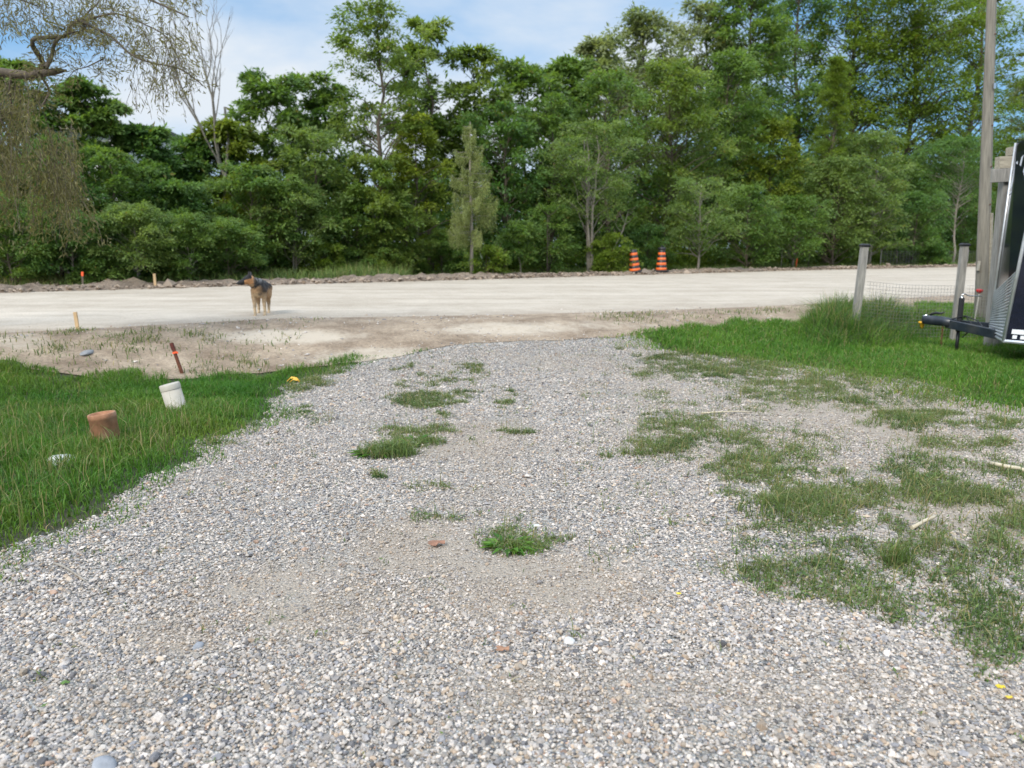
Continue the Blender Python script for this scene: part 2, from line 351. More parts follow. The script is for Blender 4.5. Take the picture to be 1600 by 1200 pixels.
# road
xx = np.arange(-60, 90, 0.4); t3 = np.linspace(0, 1, 60)
Xg = np.repeat(xx[None], 60, 0); rag = (fbm(xx, xx * 0, 1.2, 7) - .5) * 0.7
Yg = (NE(Xg) + rag) * (1 - t3[:, None]) + FE(Xg) * t3[:, None]
Zg = H(Xg, Yg) - 0.015 + 0.04 * sst(0, 0.9, Yg - Yg[0:1])
dd = np.clip(1 - (Yg - NE(Xg)) / 2.6, 0, 1) * 0.55
tag(np_mesh('road', np.stack([Xg, Yg, Zg], -1).reshape(-1, 3), gridF(*Xg.shape), ROAD, smooth=True, attrs={'dirt': dd}), kind='structure')
# dug ridge along far edge
xx = np.arange(-40, 75, 0.1); t4 = np.linspace(0, 1, 14)
Xg = np.repeat(xx[None], 14, 0); Yg = FE(Xg) - 0.25 + 2.0 * t4[:, None] + (fbm(Xg, Yg[0, 0] * 0 + Xg * 0, 1.5, 2) - .5) * 0.5
prof = np.sin(np.pi * t4)[:, None] ** 0.8
hh = 0.04 + 0.20 * np.clip(fbm(Xg, Yg, 0.9, 41, 3) * 1.7 - 0.5, 0.0, 1) + 0.26 * (fbm(Xg, Yg, 3.2, 43, 4) - .35) + 0.12 * (vnoise(Xg, Yg, 9, 47) - .4)
Zg = 0.4 + 0.03 * (prof > 0) + prof * np.clip(.85 * hh * (.45 + .8 * vnoise(Xg, Yg * 0, .22, 49)), 0.015, 1)
Zg[0] = 0.4; Zg[-1] = 0.38
tag(np_mesh('dirt_ridge', np.stack([Xg, Yg, Zg], -1).reshape(-1, 3), gridF(*Xg.shape), BERM, smooth=False), kind='structure')

# ------------------------------------------------------------------ loose stones
rng = np.random.default_rng(7)
PAL = np.array([(.49, .475, .45), (.41, .40, .385), (.57, .55, .52), (.33, .34, .36), (.24, .255, .285), (.13, .135, .15), (.48, .42, .34), (.40, .33, .255), (.64, .62, .59), (.36, .26, .20), (.50, .49, .46)])
PW = np.array([20, 18, 12, 12, 8, 5.5, 9, 7, 5, 2.2, 12]); PW = PW / PW.sum()
def stones(P, r, ico=True, dirt=None):
    n = len(P)
    if ico:
        g = (1 + 5 ** .5) / 2
        U = norm(np.array([(-1, g, 0), (1, g, 0), (-1, -g, 0), (1, -g, 0), (0, -1, g), (0, 1, g), (0, -1, -g), (0, 1, -g), (g, 0, -1), (g, 0, 1), (-g, 0, -1), (-g, 0, 1)], float))
        T = np.array([(0, 11, 5), (0, 5, 1), (0, 1, 7), (0, 7, 10), (0, 10, 11), (1, 5, 9), (5, 11, 4), (11, 10, 2), (10, 7, 6), (7, 1, 8), (3, 9, 4), (3, 4, 2), (3, 2, 6), (3, 6, 8), (3, 8, 9), (4, 9, 5), (2, 4, 11), (6, 2, 10), (8, 6, 7), (9, 8, 1)])
    else:
        U = np.array([(1, 0, 0), (0, 1, 0), (-1, 0, 0), (0, -1, 0), (0, 0, 1), (0, 0, -1)], float)
        T = np.array([(0, 1, 4), (1, 2, 4), (2, 3, 4), (3, 0, 4), (1, 0, 5), (2, 1, 5), (3, 2, 5), (0, 3, 5)])
    m = len(U)
    V = U[None] * (1 + rng.uniform(-.28, .28, (n, m, 1)))
    V = V * np.stack([rng.uniform(.8, 1.45, n), rng.uniform(.7, 1.05, n), rng.uniform(.45, .8, n)], 1)[:, None]
    tl = rng.normal(0, .35, n); c, s = np.cos(tl)[:, None], np.sin(tl)[:, None]
    V = np.stack([V[..., 0] * c - V[..., 2] * s, V[..., 1], V[..., 0] * s + V[..., 2] * c], -1)
    a = rng.uniform(0, 6.28, n); c, s = np.cos(a)[:, None], np.sin(a)[:, None]
    V = np.stack([V[..., 0] * c - V[..., 1] * s, V[..., 0] * s + V[..., 1] * c, V[..., 2]], -1)
    V = V * r[:, None, None] + P[:, None]
    C = PAL[rng.choice(len(PAL), n, p=PW)] * rng.uniform(.52, 1.12, (n, 1)) * np.array([1.085, .985, .91])
    if dirt is not None: C = C * (1 - dirt[:, None] * .4) + np.array([.36, .28, .20]) * dirt[:, None] * .4
    C = np.repeat(C, m, 0)
    F = (T[None] + (np.arange(n) * m)[:, None, None]).reshape(-1, 3)
    return V.reshape(-1, 3), F, C
def sample(n, x0, x1, y0, y1, margin=60):
    x = rng.uniform(x0, x1, n); y = rng.uniform(y0, y1, n); z = H(x, y); px, py = proj(x, y, z)
    k = (px > -margin - 60) & (px < 1600 + margin + 60) & (py < 1200 + 2 * margin)
    return x[k], y[k], z[k], px[k], py[k]
def gravel(dens, y0, y1, rlo, rhi, ico):
    W = 10 if y1 > 5 else 5
    x, y, z, px, py = sample(int(dens * 2 * W * (y1 - y0)), -W, W, y0, y1, 120)
    D = dirtf(x, y, px, py); nn = fbm(x, y, 3.5, 61)
    keep = (x > XL(y) - .05 * rng.random(len(x))) & (x < XR(y)) & (rng.random(len(x)) > np.clip(D * 1.2 + (nn - .62) * 1.5, 0, .85))
    topf = sst(DB(x) + .7, DB(x) - .5, y)
    keep &= rng.random(len(x)) < 1 - sst(0, 1, (y - DB(x) + .5) / 1.0)
    x, y, z, D = x[keep], y[keep], z[keep], D[keep]
    r = rng.uniform(rlo, rhi, len(x)) * np.exp(rng.normal(0, .33, len(x))) * (1 - .35 * np.clip(D, 0, 1))
    return stones(np.stack([x, y, z + .008 + rng.uniform(-.2, .5, len(x)) * r], 1), r, ico, D)
Vs, Fs, Cs = [], [], []; off = 0
for args in ((13500, 1.5, 3.3, .0032, .0074, True), (8200, 3.3, 6.2, .0040, .0080, False), (3600, 6.2, 11.5, .0055, .0098, False)):
    V, F, C = gravel(*args); Vs.append(V); Fs.append(F + off); Cs.append(C); off += len(V)
# pebbles on dirt and road edge
x, y, z, px, py = sample(22000, -12, 16, 7, 19)
k = (y > DB(x)) & (y < NE(x) + 1.5) & (fbm(x, y, .9, 71) > .45)
x, y, z = x[k], y[k], z[k]; r = rng.uniform(.006, .015, len(x)) * np.exp(rng.normal(0, .35, len(x)))
V, F, C = stones(np.stack([x, y, z + .018], 1), r, False); Vs.append(V); Fs.append(F + off); Cs.append(C); off += len(V)
tag(np_mesh('gravel', np.concatenate(Vs), np.concatenate(Fs), STONE, col=np.concatenate(Cs), smooth=False), 'loose grey and tan gravel covering the driveway', 'gravel', kind='stuff')
# clods on ridge
x = rng.uniform(-16, 40, 6000); y = FE(x) + rng.uniform(-.5, 1.6, len(x)); r = rng.uniform(.025, .08, len(x)) * np.exp(rng.normal(0, .4, len(x)))
V, F, C = stones(np.stack([x, y, .44 + .2 * fbm(x, y, .55, 41) * rng.random(len(x))], 1), r, False)
C = np.repeat(np.array([(.26, .20, .15)]) * rng.uniform(.55, 1.5, (len(x), 1)), 6, 0)
tag(np_mesh('soil_clods', V, F, STONE, col=C), 'brown soil clods heaped along the far road edge', 'soil', kind='stuff')

# ------------------------------------------------------------------ grass blades
def blades(x, y, z, h, wd, col, lean=.45, bend=.5):
    n = len(x); a = rng.uniform(0, 6.28, n); ln = rng.normal(0, lean, n)
    d = np.stack([np.cos(a), np.sin(a), np.zeros(n)], 1); s = np.stack([-np.sin(a), np.cos(a), np.zeros(n)], 1)
    yaw = rng.uniform(0, 6.28, n); s = np.stack([np.cos(yaw), np.sin(yaw), np.zeros(n)], 1)
    B = np.stack([x, y, z], 1); up = np.array([0, 0, 1.0]); h = h[:, None]; wd = wd[:, None]; ln = ln[:, None]
    M = B + up * h * .55 + d * h * ln * .35
    T = B + up * h * (1 - .25 * np.abs(ln)) + d * h * ln * (1 + bend)
    V = np.stack([B - s * wd * .5, B + s * wd * .5, M - s * wd * .42, M + s * wd * .42, T], 1).reshape(-1, 3)
    F = (np.array([(0, 1, 3), (0, 3, 2), (2, 3, 4)])[None] + (np.arange(n) * 5)[:, None, None]).reshape(-1, 3)
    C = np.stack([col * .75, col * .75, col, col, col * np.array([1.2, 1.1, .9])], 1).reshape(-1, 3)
    return V, F, C
GC = dict(lush=((.052, .158, .018), (.135, .255, .036)), dark=((.055, .115, .035), (.085, .155, .045)), dry=((.21, .20, .085), (.32, .27, .14)), weed=((.070, .128, .034), (.155, .205, .065)))
def gcol(n, pal, dry=.08, patch=None):
    a, b = map(np.array, GC[pal]); t = rng.random((n, 1)) if patch is None else np.clip(patch[:, None] + rng.normal(0, .25, (n, 1)), 0, 1)
    c = a * (1 - t) + b * t; dm = rng.random((n, 1)) < dry; d0, d1 = map(np.array, GC['dry'])
    c = np.where(dm, d0 + (d1 - d0) * rng.random((n, 1)), c); return c * rng.uniform(.7, 1.3, (n, 1))
def field(name, label, parts, cat='grass'):
    Vs, Fs, Cs = [], [], []; off = 0
    for V, F, C in parts: Vs.append(V); Fs.append(F + off); Cs.append(C); off += len(V)
    return tag(np_mesh(name, np.concatenate(Vs), np.concatenate(Fs), GRASS, col=np.concatenate(Cs)), label, cat, kind='stuff')
# left lawn
x, y, z, px, py = sample(420000, -12, -1, 2.0, 10.5, 160)
inside = (x < XL(y) + .1 + .25 * fbm(x, y, 3, 81)) & (y < DB(x) + (fbm(x, y, 1.2, 82) - .45) * 1.2)
dn = np.clip(.4 + fbm(x, y, 1.5, 83), .3, 1); edge = np.clip((XL(y) - x + .1) / .6, .15, 1)
k = inside & (rng.random(len(x)) < dn * np.clip(edge + .25, 0, 1)); x, y, z, edge = x[k], y[k], z[k], edge[k]
pt = fbm(x, y, 1.1, 84); hN = fbm(x, y, 2.0, 85)
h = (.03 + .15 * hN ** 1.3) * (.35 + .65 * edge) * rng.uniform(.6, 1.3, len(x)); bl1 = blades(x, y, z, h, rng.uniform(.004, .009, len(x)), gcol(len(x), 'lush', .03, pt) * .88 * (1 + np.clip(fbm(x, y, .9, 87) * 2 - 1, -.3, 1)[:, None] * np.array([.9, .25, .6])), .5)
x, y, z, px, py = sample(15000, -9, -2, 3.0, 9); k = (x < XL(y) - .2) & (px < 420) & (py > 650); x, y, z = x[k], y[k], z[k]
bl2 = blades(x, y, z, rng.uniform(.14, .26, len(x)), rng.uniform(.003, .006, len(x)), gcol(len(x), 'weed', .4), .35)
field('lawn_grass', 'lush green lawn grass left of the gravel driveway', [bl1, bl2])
# right lawn with taller grass by the fence
x, y, z, px, py = sample(560000, 1.2, 16, 5.5, 17, 160)
inside = (y < DB(x) + (fbm(x, y, 1.2, 92) - .5) * .9) & ((x > XR(y) - .7 - 1.5 * np.clip(fbm(x, y, 1.6, 91) - .35, 0, 1)) | (y > YT))
inside &= ~((y < 5.8))
ed = np.clip((x - XR(y) + 1.1) / 1.9, 0.06, 1)
k = inside & (rng.random(len(x)) < np.clip(ed ** 1.7 * 1.7 * (fbm(x, y, 4, 93) + .4), 0, 1)); x, y, z, px, py, ed = x[k], y[k], z[k], px[k], py[k], ed[k]
tall = ell(px, py, [(1345, 522, 75, 20, 1), (1300, 512, 40, 14, .8), (1440, 516, 70, 13, .55), (1540, 514, 70, 12, .5), (1680, 530, 120, 20, .6)])
tall = np.clip(tall * 1.3, 0, 1); hN = fbm(x, y, 2.0, 95)
keep = rng.random(len(x)) < (.75 + .25 * tall); x, y, z, ed, tall, hN = (q[keep] for q in (x, y, z, ed, tall, hN))
h = (.045 + .11 * hN) * (.4 + .6 * ed) * rng.uniform(.6, 1.3, len(x)) + tall * rng.uniform(.06, .5, len(x)) * (.5 + hN)
cl = gcol(len(x), 'lush', .06, fbm(x, y, 1.1, 96)) * (1 + np.clip(1.1 - ed * 1.6, 0, 1)[:, None] * np.array([.8, .15, .5])); ck = gcol(len(x), 'dark', .18); tm = (rng.random((len(x), 1)) < tall[:, None] * .8)
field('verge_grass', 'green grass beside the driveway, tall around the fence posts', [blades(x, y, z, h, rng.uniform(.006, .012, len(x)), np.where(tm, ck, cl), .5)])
# weeds through the gravel  (cx, cy, rx, ry, density)
WEED = [(1260, 830, 140, 110, .36), (1480, 880, 170, 130, .40), (1500, 740, 160, 70, .38), (1130, 685, 110, 40, .42), (1330, 610, 250, 40, .36), (1100, 575, 130, 25, .40), (1560, 1000, 60, 60, .9), (1070, 665, 60, 22, .8), (1040, 690, 45, 20, .8), (1130, 690, 60, 25, .8), (1110, 655, 60, 12, .5), (1190, 715, 80, 22, .5), (1130, 732, 40, 12, .9), (1230, 770, 90, 35, 1), (1190, 750, 60, 25, .9), (1270, 800, 90, 30, .95),
        (1340, 800, 70, 35, .8), (1190, 832, 35, 12, .8), (1290, 900, 70, 25, .85), (1230, 888, 60, 18, .9), (1350, 930, 60, 35, .9), (1390, 960, 40, 22, .8), (1410, 730, 50, 18, .7), (1450, 760, 60, 25, .9), (1530, 780, 70, 20, .8), (1380, 840, 50, 25, .7),
        (1450, 870, 60, 40, .9), (1520, 880, 80, 40, .9), (1500, 930, 60, 30, .6), (1560, 960, 60, 60, .95), (1590, 1010, 60, 45, 1), (1540, 1020, 40, 25, .6), (1600, 820, 60, 25, .8), (1470, 690, 60, 14, .5), (1560, 690, 60, 12, .6), (1430, 655, 60, 14, .6),
        (1250, 605, 60, 16, .6), (1200, 620, 50, 12, .4), (1080, 560, 90, 8, .5), (1130, 585, 80, 9, .7), (1030, 570, 60, 6, .4), (1180, 575, 60, 12, .6), (1000, 545, 25, 8, .6), (1060, 575, 40, 6, .6), (1330, 620, 90, 12, .5), (1040, 620, 40, 8, .35),
        (610, 700, 55, 22, .55), (660, 685, 30, 10, .8), (595, 745, 12, 5, .9), (680, 636, 45, 9, .6), (712, 624, 18, 4, .8), (720, 660, 22, 5, .5), (740, 590, 40, 7, .6), (675, 594, 18, 4, .7), (730, 578, 22, 4, .5), (788, 622, 25, 5, .7), (800, 640, 60, 6, .3),
        (820, 677, 45, 5, .7), (960, 708, 28, 7, .7), (815, 845, 60, 18, .8), (895, 845, 35, 7, .6), (700, 800, 55, 7, .6), (670, 808, 28, 8, .5), (700, 757, 35, 6, .5), (600, 830, 45, 14, .22), (480, 643, 14, 5, .9), (470, 655, 80, 5, .3), (400, 665, 40, 6, .5), (340, 690, 60, 8, .5), (120, 825, 45, 10, .7),
        (530, 572, 38, 9, .9), (500, 590, 30, 8, .7), (440, 600, 40, 12, .9), (640, 572, 14, 3, .5), (1020, 820, 10, 3, .5), (1490, 700, 110, 20, .35), (1330, 560, 90, 10, .6), (1250, 700, 90, 20, .3), (1420, 800, 80, 30, .4),
        (950, 560, 30, 5, .3), (1560, 660, 80, 10, .5), (1080, 720, 70, 10, .3), (450, 690, 15, 4, .3), (1300, 860, 60, 20, .6), (1420, 910, 40, 30, .5)]
x, y, z, px, py = sample(900000, -5.5, 9, 1.7, 10.5, 100)
D = ell(px + 150 * (fbm(x, y, 1.9, 131) - .5), py + 50 * (fbm(x, y, 1.9, 133) - .5), WEED); nn = fbm(x, y, 5, 101) ; n2 = fbm(x, y, 1.6, 102)
k = (rng.random(len(x)) < np.clip((D * 1.6 - .3) * (fbm(x, y, 9, 103, 2) * 3.4 - .85) * (nn + .75), 0, 1) * 1.2) | ((rng.random(len(x)) < .05 * (nn > .6)) & (px > 900) & (py < 900))
k &= (x > XL(y)) & (y < YT) & (rng.random(len(x)) > .9 * ell(px, py, [(1495, 806, 62, 13, 1.0), (1340, 660, 60, 10, .8)]))
x, y, z, nn, n2, D = x[k], y[k], z[k], nn[k], n2[k], D[k]
h = (.012 + .09 * nn * fbm(x, y, 2.5, 104) * 1.6 * np.clip(D, .3, 1)) * rng.uniform(.5, 1.5, len(x)); cw = gcol(len(x), 'weed', .2, np.clip(n2 * 2 - .5, 0, 1)) * (.75 + .5 * fbm(x, y, 3.1, 105))[:, None]
b1 = blades(x, y, z + .006, h, rng.uniform(.003, .007, len(x)), cw, .9, .8)
q = rng.random(len(x)) < .35; k3 = int(q.sum())
def kites0(P, D, ln, wd):
    D = norm(D); S = norm(np.cross(D, np.tile([0, 0, 1.], (len(D), 1)) + rng.normal(0, .3, D.shape)))
    V = np.stack([P, P + D * ln * .5 - S * wd * .5, P + D * ln, P + D * ln * .5 + S * wd * .5], 1).reshape(-1, 3); b = (np.arange(len(P)) * 4)[:, None, None]
    return V, (np.array([(0, 1, 2), (0, 2, 3)])[None] + b).reshape(-1, 3)
aa = rng.uniform(0, 6.28, k3); lv = kites0(np.stack([x[q], y[q], z[q] + .01 + rng.uniform(0, .03, k3)], 1), np.stack([np.cos(aa), np.sin(aa), rng.uniform(0, .7, k3)], 1), rng.uniform(.012, .03, (k3, 1)), rng.uniform(.006, .014, (k3, 1)))
b3 = (lv[0], lv[1], np.repeat(gcol(k3, 'weed', .06) * 1.05, 4, 0))
q = rng.random(len(x)) < .05; xq, yq, zq = x[q], y[q], z[q]
b2 = blades(xq, yq, zq, rng.uniform(.08, .17, len(xq)), rng.uniform(.003, .005, len(xq)), gcol(len(xq), 'weed', .4), .4)
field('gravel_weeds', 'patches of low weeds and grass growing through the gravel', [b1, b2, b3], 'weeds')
# sparse grass on the dirt, left
x, y, z, px, py = sample(330000, -11, 14, 6.5, 17)
D = ell(px, py, [(150, 532, 70, 10, 1), (190, 530, 60, 9, .8), (240, 520, 22, 6, .9), (290, 525, 28, 6, .7), (325, 535, 14, 6, .7), (130, 550, 60, 12, .5), (60, 550, 60, 14, .8), (350, 575, 60, 14, .8), (205, 550, 16, 10, .5), (1020, 500, 90, 8, .35), (1180, 488, 60, 5, .3), (125, 521, 14, 4, .9), (1330, 478, 50, 6, .5)])
k = (rng.random(len(x)) < (D + .10 * (x < -3)) * np.clip(fbm(x, y, 2.2, 111) * 2.6 - .8, 0, 1)) & (y < NE(x) + .2); x, y, z = x[k], y[k], z[k]
field('dirt_grass', 'thin grass tufts sprouting on the bare dirt by the road', [blades(x, y, z + .01, rng.uniform(.02, .10, len(x)), rng.uniform(.007, .013, len(x)), gcol(len(x), 'weed', .2), .6)])
# tall grass at the forest edge
n = 110000; x = rng.uniform(-22, 50, n); y = FE(x) + rng.uniform(1.1, 6.5, n); x = np.where(rng.random(n) < .25, rng.uniform(-14, -2, n), x); y = np.where((x > -14) & (x < -2), FE(x) + rng.uniform(1.0, 7.5, n), y); u = np.clip(fbm(x, y, .4, 121) * 1.6 - .3, .1, 1)
lf = np.where((x > -12) & (x < -4), 1.25, .7)
cg = np.where((x < -13)[:, None] & (rng.random((n, 1)) < .5), gcol(n, 'dry', .5), gcol(n, 'weed', .1) * 1.25); k = rng.random(n) < u; 
field('roadside_grass', 'tall grass along the foot of the woods across the road', [blades(x[k], y[k], np.full(k.sum(), .4), (rng.uniform(.15, .6, n) * lf * (.4 + u))[k], rng.uniform(.012, .03, n)[k], cg[k], .4)])

#PART2
# ------------------------------------------------------------------ trees
def depth_loc(px, off, base_z=0.4):
    """world point behind the far road edge seen along photo column px"""
    y = 25.0
    for _ in range(60):
        x = (px - 800) / FPX * (y * CT + (CAMH - base_z) * ST); y = 0.5 * y + 0.5 * (FE(x) + off)
    return float((px - 800) / FPX * (y * CT + (CAMH - base_z) * ST)), float(y)
def z_at(px, py, y):
    d = ray(px, py); return float(CAMH + d[2] * y / d[1])
def kites(P, D, Nn, ln, wd, fold=.12):
    D = norm(D); S = norm(np.cross(D, Nn)); Nn = np.cross(S, D); ln = ln[:, None]; wd = wd[:, None]
    M = P + D * ln * .45 - Nn * ln * fold * 0
    return (np.stack([P, M - S * wd * .5, P + D * ln - Nn * ln * fold, M + S * wd * .5], 1).reshape(-1, 3), np.arange(len(P) * 4).reshape(-1, 4))
PALT = dict(walnut=((.060, .110, .025), (.125, .175, .045)), green=((.050, .105, .028), (.100, .160, .045)), dark=((.030, .070, .022), (.058, .105, .032)), blue=((.064, .115, .038), (.118, .172, .058)),
            yellow=((.085, .135, .020), (.150, .195, .035)), pale=((.10, .14, .075), (.17, .205, .115)), bright=((.075, .135, .020), (.135, .195, .035)), larch=((.11, .145, .07), (.17, .20, .10)), grey=((.10, .105, .062), (.16, .155, .10)))
PALT = {k: tuple(tuple(c * 1.5 for c in q) for q in v) for k, v in PALT.items()}
PALT = {k: tuple((q[0] * 1.26, q[1] * 1.18, q[2] * 1.0) for q in v) for k, v in PALT.items()}
for _k, _f in (('bright', .80), ('pale', .80), ('yellow', .82), ('walnut', .9), ('green', .92), ('blue', .92), ('grey', .72)): PALT[_k] = tuple((q[0] * _f * .97, q[1] * _f * .97, q[2] * _f * .97) for q in PALT[_k])
PALT['dark'] = tuple(tuple(c * 1.25 for c in q) for q in PALT['dark'])
def leaf_cols(nc, per, pal, r, cl=None):
    a, b = map(np.array, PALT[pal]); t = r.random(nc) if cl is None else cl
    c = a + (b - a) * t[:, None]; c = np.repeat(c, per, 0) if np.isscalar(per) else np.repeat(c, per, 0)
    n = len(c); c = c * r.uniform(.65, 1.35, (n, 1)); y = r.random((n, 1)) < .02
    return np.where(y, np.array([.16, .15, .03]), c)
def branch_path(a, b, r, sag=.12, n=5):
    a, b = np.array(a, float), np.array(b, float); L0 = np.linalg.norm(b - a); P = []
    for i in range(n):
        t = i / (n - 1); p = a * (1 - t) + b * t; p[2] += math.sin(t * math.pi) * L0 * sag
        if 0 < i < n - 1: p += r.normal(0, L0 * .035, 3)
        P.append(p)
    return P
def make_tree(name, label, cat, x, y, H_, R, cb=.25, pal='green', seed=1, nc=60, per=150, leaf=.16, lw=.45, tr=None, shape='round', bark=None, flat=.5, open_=0.0, group=None, lean=0.0, z0=.4, multi=1, cs=1.0):
    r = np.random.default_rng(seed); root = empty(name, (x, y, z0), (0, 0, 0), label, cat, group)
    tr = tr or max(.03, H_ * .013)
    nc = int(nc * 1.5); per = int(per * .8); leaf *= .88; cs *= .80
    # clump centres in an uneven envelope
    u = r.random(nc) ** .85; u = cb + (1 - cb) * u; q = (u - cb) / (1 - cb)
    if shape == 'cone': pr = (1 - q) ** .9 * .95 + .06
    elif shape == 'vase': pr = np.sin(np.pi * np.clip(q * .85 + .12, 0, 1)) ** .5 * (.5 + .6 * q)
    else: pr = np.sqrt(np.clip(1 - (2 * q - .85) ** 2 / 1.45, .04, 1))
    an = r.uniform(0, 2 * np.pi, nc); lob = 1 + .28 * np.sin(an * 2 + r.uniform(0, 6) + q * 5) + .16 * np.sin(an * 5 + q * 9)
    rr = R * pr * lob * np.clip(r.random(nc) ** .45 + .05, .15, 1.05)
    cz = u * H_ + r.normal(0, .03 * H_, nc); cz = np.minimum(cz, H_ * .985)
    C = np.stack([np.cos(an) * rr + lean * u * H_, np.sin(an) * rr, cz], 1)
    cr_ = (R * r.uniform(.16, .34, nc) * (1 if shape != 'cone' else .6) * (1.15 - .35 * q) + .10) * cs
    C[:, 2] = np.minimum(C[:, 2], H_ - cr_ * .45)
    # trunk(s) and limbs
    tb = MB()
    for k in range(multi):
        ph = r.uniform(0, 6.28); sp = (0 if multi == 1 else R * .35)
        top = np.array([lean * H_ * .9 + math.cos(ph) * sp, math.sin(ph) * sp, H_ * .9]); P = []; rad = []
        for i in range(9):
            t = i / 8; p = top * t * np.array([t ** .3, t ** .3, 1]) + np.array([r.normal(0, .012 * H_), r.normal(0, .012 * H_), 0]) * (t > 0); P.append(p); rad.append(tr * (1 - .8 * t) * (1.35 if i == 0 else 1))
        P[0] = np.array([0, 0, -.15]); tb.tube(P, rad, 7)
        for j in range(k, nc, multi):
            if r.random() < .6:
                zt = max(C[j, 2] - np.hypot(C[j, 0], C[j, 1]) * r.uniform(.35, .9), H_ * cb * .6); t = min(zt / (H_ * .9), .97); f = t * 8; i0 = int(f); s0 = P[i0] + (P[min(i0 + 1, 8)] - P[i0]) * (f - i0)
                rb = tr * (1 - .75 * t) * .42; tb.tube(branch_path(s0, C[j], r, .06), [rb, rb * .8, rb * .6, rb * .4, rb * .15], 4, False)
    tb.build('trunk', bark or BARK, root)
    # leaves
    n = nc * per; ci = np.repeat(np.arange(nc), per)
    d = norm(r.normal(0, 1, (n, 3))); d[:, 2] = np.where(d[:, 2] < -.25, -d[:, 2], d[:, 2]); d = norm(d)
    rad = r.random(n) ** .36 * (1 + .22 * r.normal(0, 1, n)) * np.repeat(r.uniform(.8, 1.25, nc), per); wob = 1 + .35 * np.sin(d[:, 0] * 5 + ci) * np.cos(d[:, 1] * 4 + ci * 2)
    Pp = C[ci] + d * (rad * wob * cr_[ci])[:, None] * np.array([1, 1, flat])
    # droop outer leaves of the clump
    Pp[:, 2] -= (np.hypot(d[:, 0], d[:, 1]) * rad) ** 2 * cr_[ci] * .35
    outw = Pp.copy(); outw[:, 2] = 0; outw = norm(outw + 1e-4) * .6 + d * .7 + r.normal(0, .45, (n, 3)); outw[:, 2] -= .35
    Nn = norm(np.array([-.15, -.3, .75]) + d * .6 + r.normal(0, .35, (n, 3)))
    keep = (r.random(n) > open_) & (r.random(n) < np.repeat(r.uniform(.5, 1.0, nc), per)) & (Pp[:, 2] > .05)
    ln = leaf * r.uniform(.6, 1.35, n)
    V, F = kites(Pp[keep], outw[keep], Nn[keep], ln[keep], ln[keep] * lw)
    t = np.clip(r.random(nc) * .8 + .2 * q, 0, 1)
    cols = leaf_cols(nc, per, pal, r, t)[keep]
    np_mesh('crown', V, F, LEAF, root, np.repeat(cols, 4, 0))
    return root
TREES = []
def T(px, top, hw, off, label, name='tree', **k):
    if 420 < px < 730 and off < 3: off += 2.6
    x, y = depth_loc(px, off); zt = z_at(px, top, y); R = hw / FPX * y * 1.02
    k.setdefault('seed', int(px * 7 + off * 13) % 99991); f = float(np.clip(y / 40, .52, 1.2))
    if 'leaf' in k: k['leaf'] = k['leaf'] * f; k['per'] = int(k['per'] / f ** (1.5 if f < 1 else .3))
    if y > 42: k['nc'] = int(k.get('nc', 60) * 1.45); k['cs'] = k.get('cs', 1) * 1.08
    return make_tree(name, label, k.pop('cat', 'tree'), x, y, zt - .4, R, **k)
gF, gM, gB = 'young trees at the front of the woods', 'middle trees of the woods', 'tall trees at the back of the woods'
# back row
B = dict(group=gB, leaf=.30, per=230, cs=1.15)
T(605, 2, 68, 7, 'tallest open-crowned walnut left of centre with sky showing through its forks', 'walnut_tree', pal='walnut', cb=.30, nc=62, open_=.05, **{**B, 'leaf': .24, 'per': 190, 'group': gB})
T(672, 30, 48, 9, 'tall walnut crown just right of the open-crowned walnut', 'walnut_tree', pal='walnut', cb=.25, nc=52, **B)
T(742, 78, 52, 9, 'rounded tree crown in the skyline behind the larch', pal='walnut', cb=.2, nc=60, **B)
T(820, 98, 56, 10, 'low rounded skyline tree right of the larch', pal='green', cb=.15, nc=60, **B)
T(885, 92, 52, 12, 'green skyline tree between the low rounded one and the pale poplar', pal='green', cb=.15, nc=60, **B)
T(925, 58, 50, 15, 'pale poplar left of the big pale crown in the skyline', 'poplar_tree', pal='pale', cb=.15, nc=60, open_=.1, **B)
T(1000, 22, 66, 19, 'large pale grey-green poplar with a feathery top', 'poplar_tree', pal='pale', cb=.1, nc=110, open_=.12, **B)
T(1085, 2, 60, 22, 'pale feathery tree touching the top edge right of the large pale poplar', 'poplar_tree', pal='pale', cb=.1, nc=90, open_=.12, **B)
T(1150, -30, 72, 18, 'tall dark green tree left of the conifer tip', pal='green', cb=.15, nc=110, **B)
T(1225, -60, 66, 22, 'tall tree behind the narrow green conifer', pal='dark', cb=.15, nc=90, open_=.1, **B)
T(1310, -70, 80, 18, 'tall maple right of the narrow green conifer', 'maple_tree', pal='bright', cb=.3, nc=110, open_=.05, **B)
T(1405, -80, 85, 14, 'broad bright green maple rising past the top of the photo left of the pole', 'maple_tree', pal='bright', cb=.22, nc=120, **B)
T(1495, -50, 62, 12, 'bright green maple directly left of the utility pole', 'maple_tree', pal='bright', cb=.2, nc=90, **B)
T(1590, 90, 52, 10, 'pale leafy tree right of the utility pole', pal='pale', cb=.1, nc=80, **B)
T(1665, 30, 70, 20, 'dark tree at the right edge beyond the pergola post', pal='dark', cb=.2, nc=70, **B)
T(1600, 92, 60, 26, 'dark distant tree top right of the utility pole', pal='dark', cb=.2, nc=60, **B)
T(505, 118, 52, 12, 'small skyline tree left of the open-crowned walnut', pal='green', cb=.2, nc=60, open_=.1, **B)
T(432, 110, 52, 11, 'skyline tree right of the bare dead tree', pal='green', cb=.2, nc=60, open_=.1, **B)
T(250, 200, 52, 9, 'dark tree behind the dip in the skyline', pal='dark', cb=.1, nc=60, open_=.1, **B)
T(165, 128, 46, 9, 'skyline tree beside the white house eave', pal='green', cb=.2, nc=60, **B)
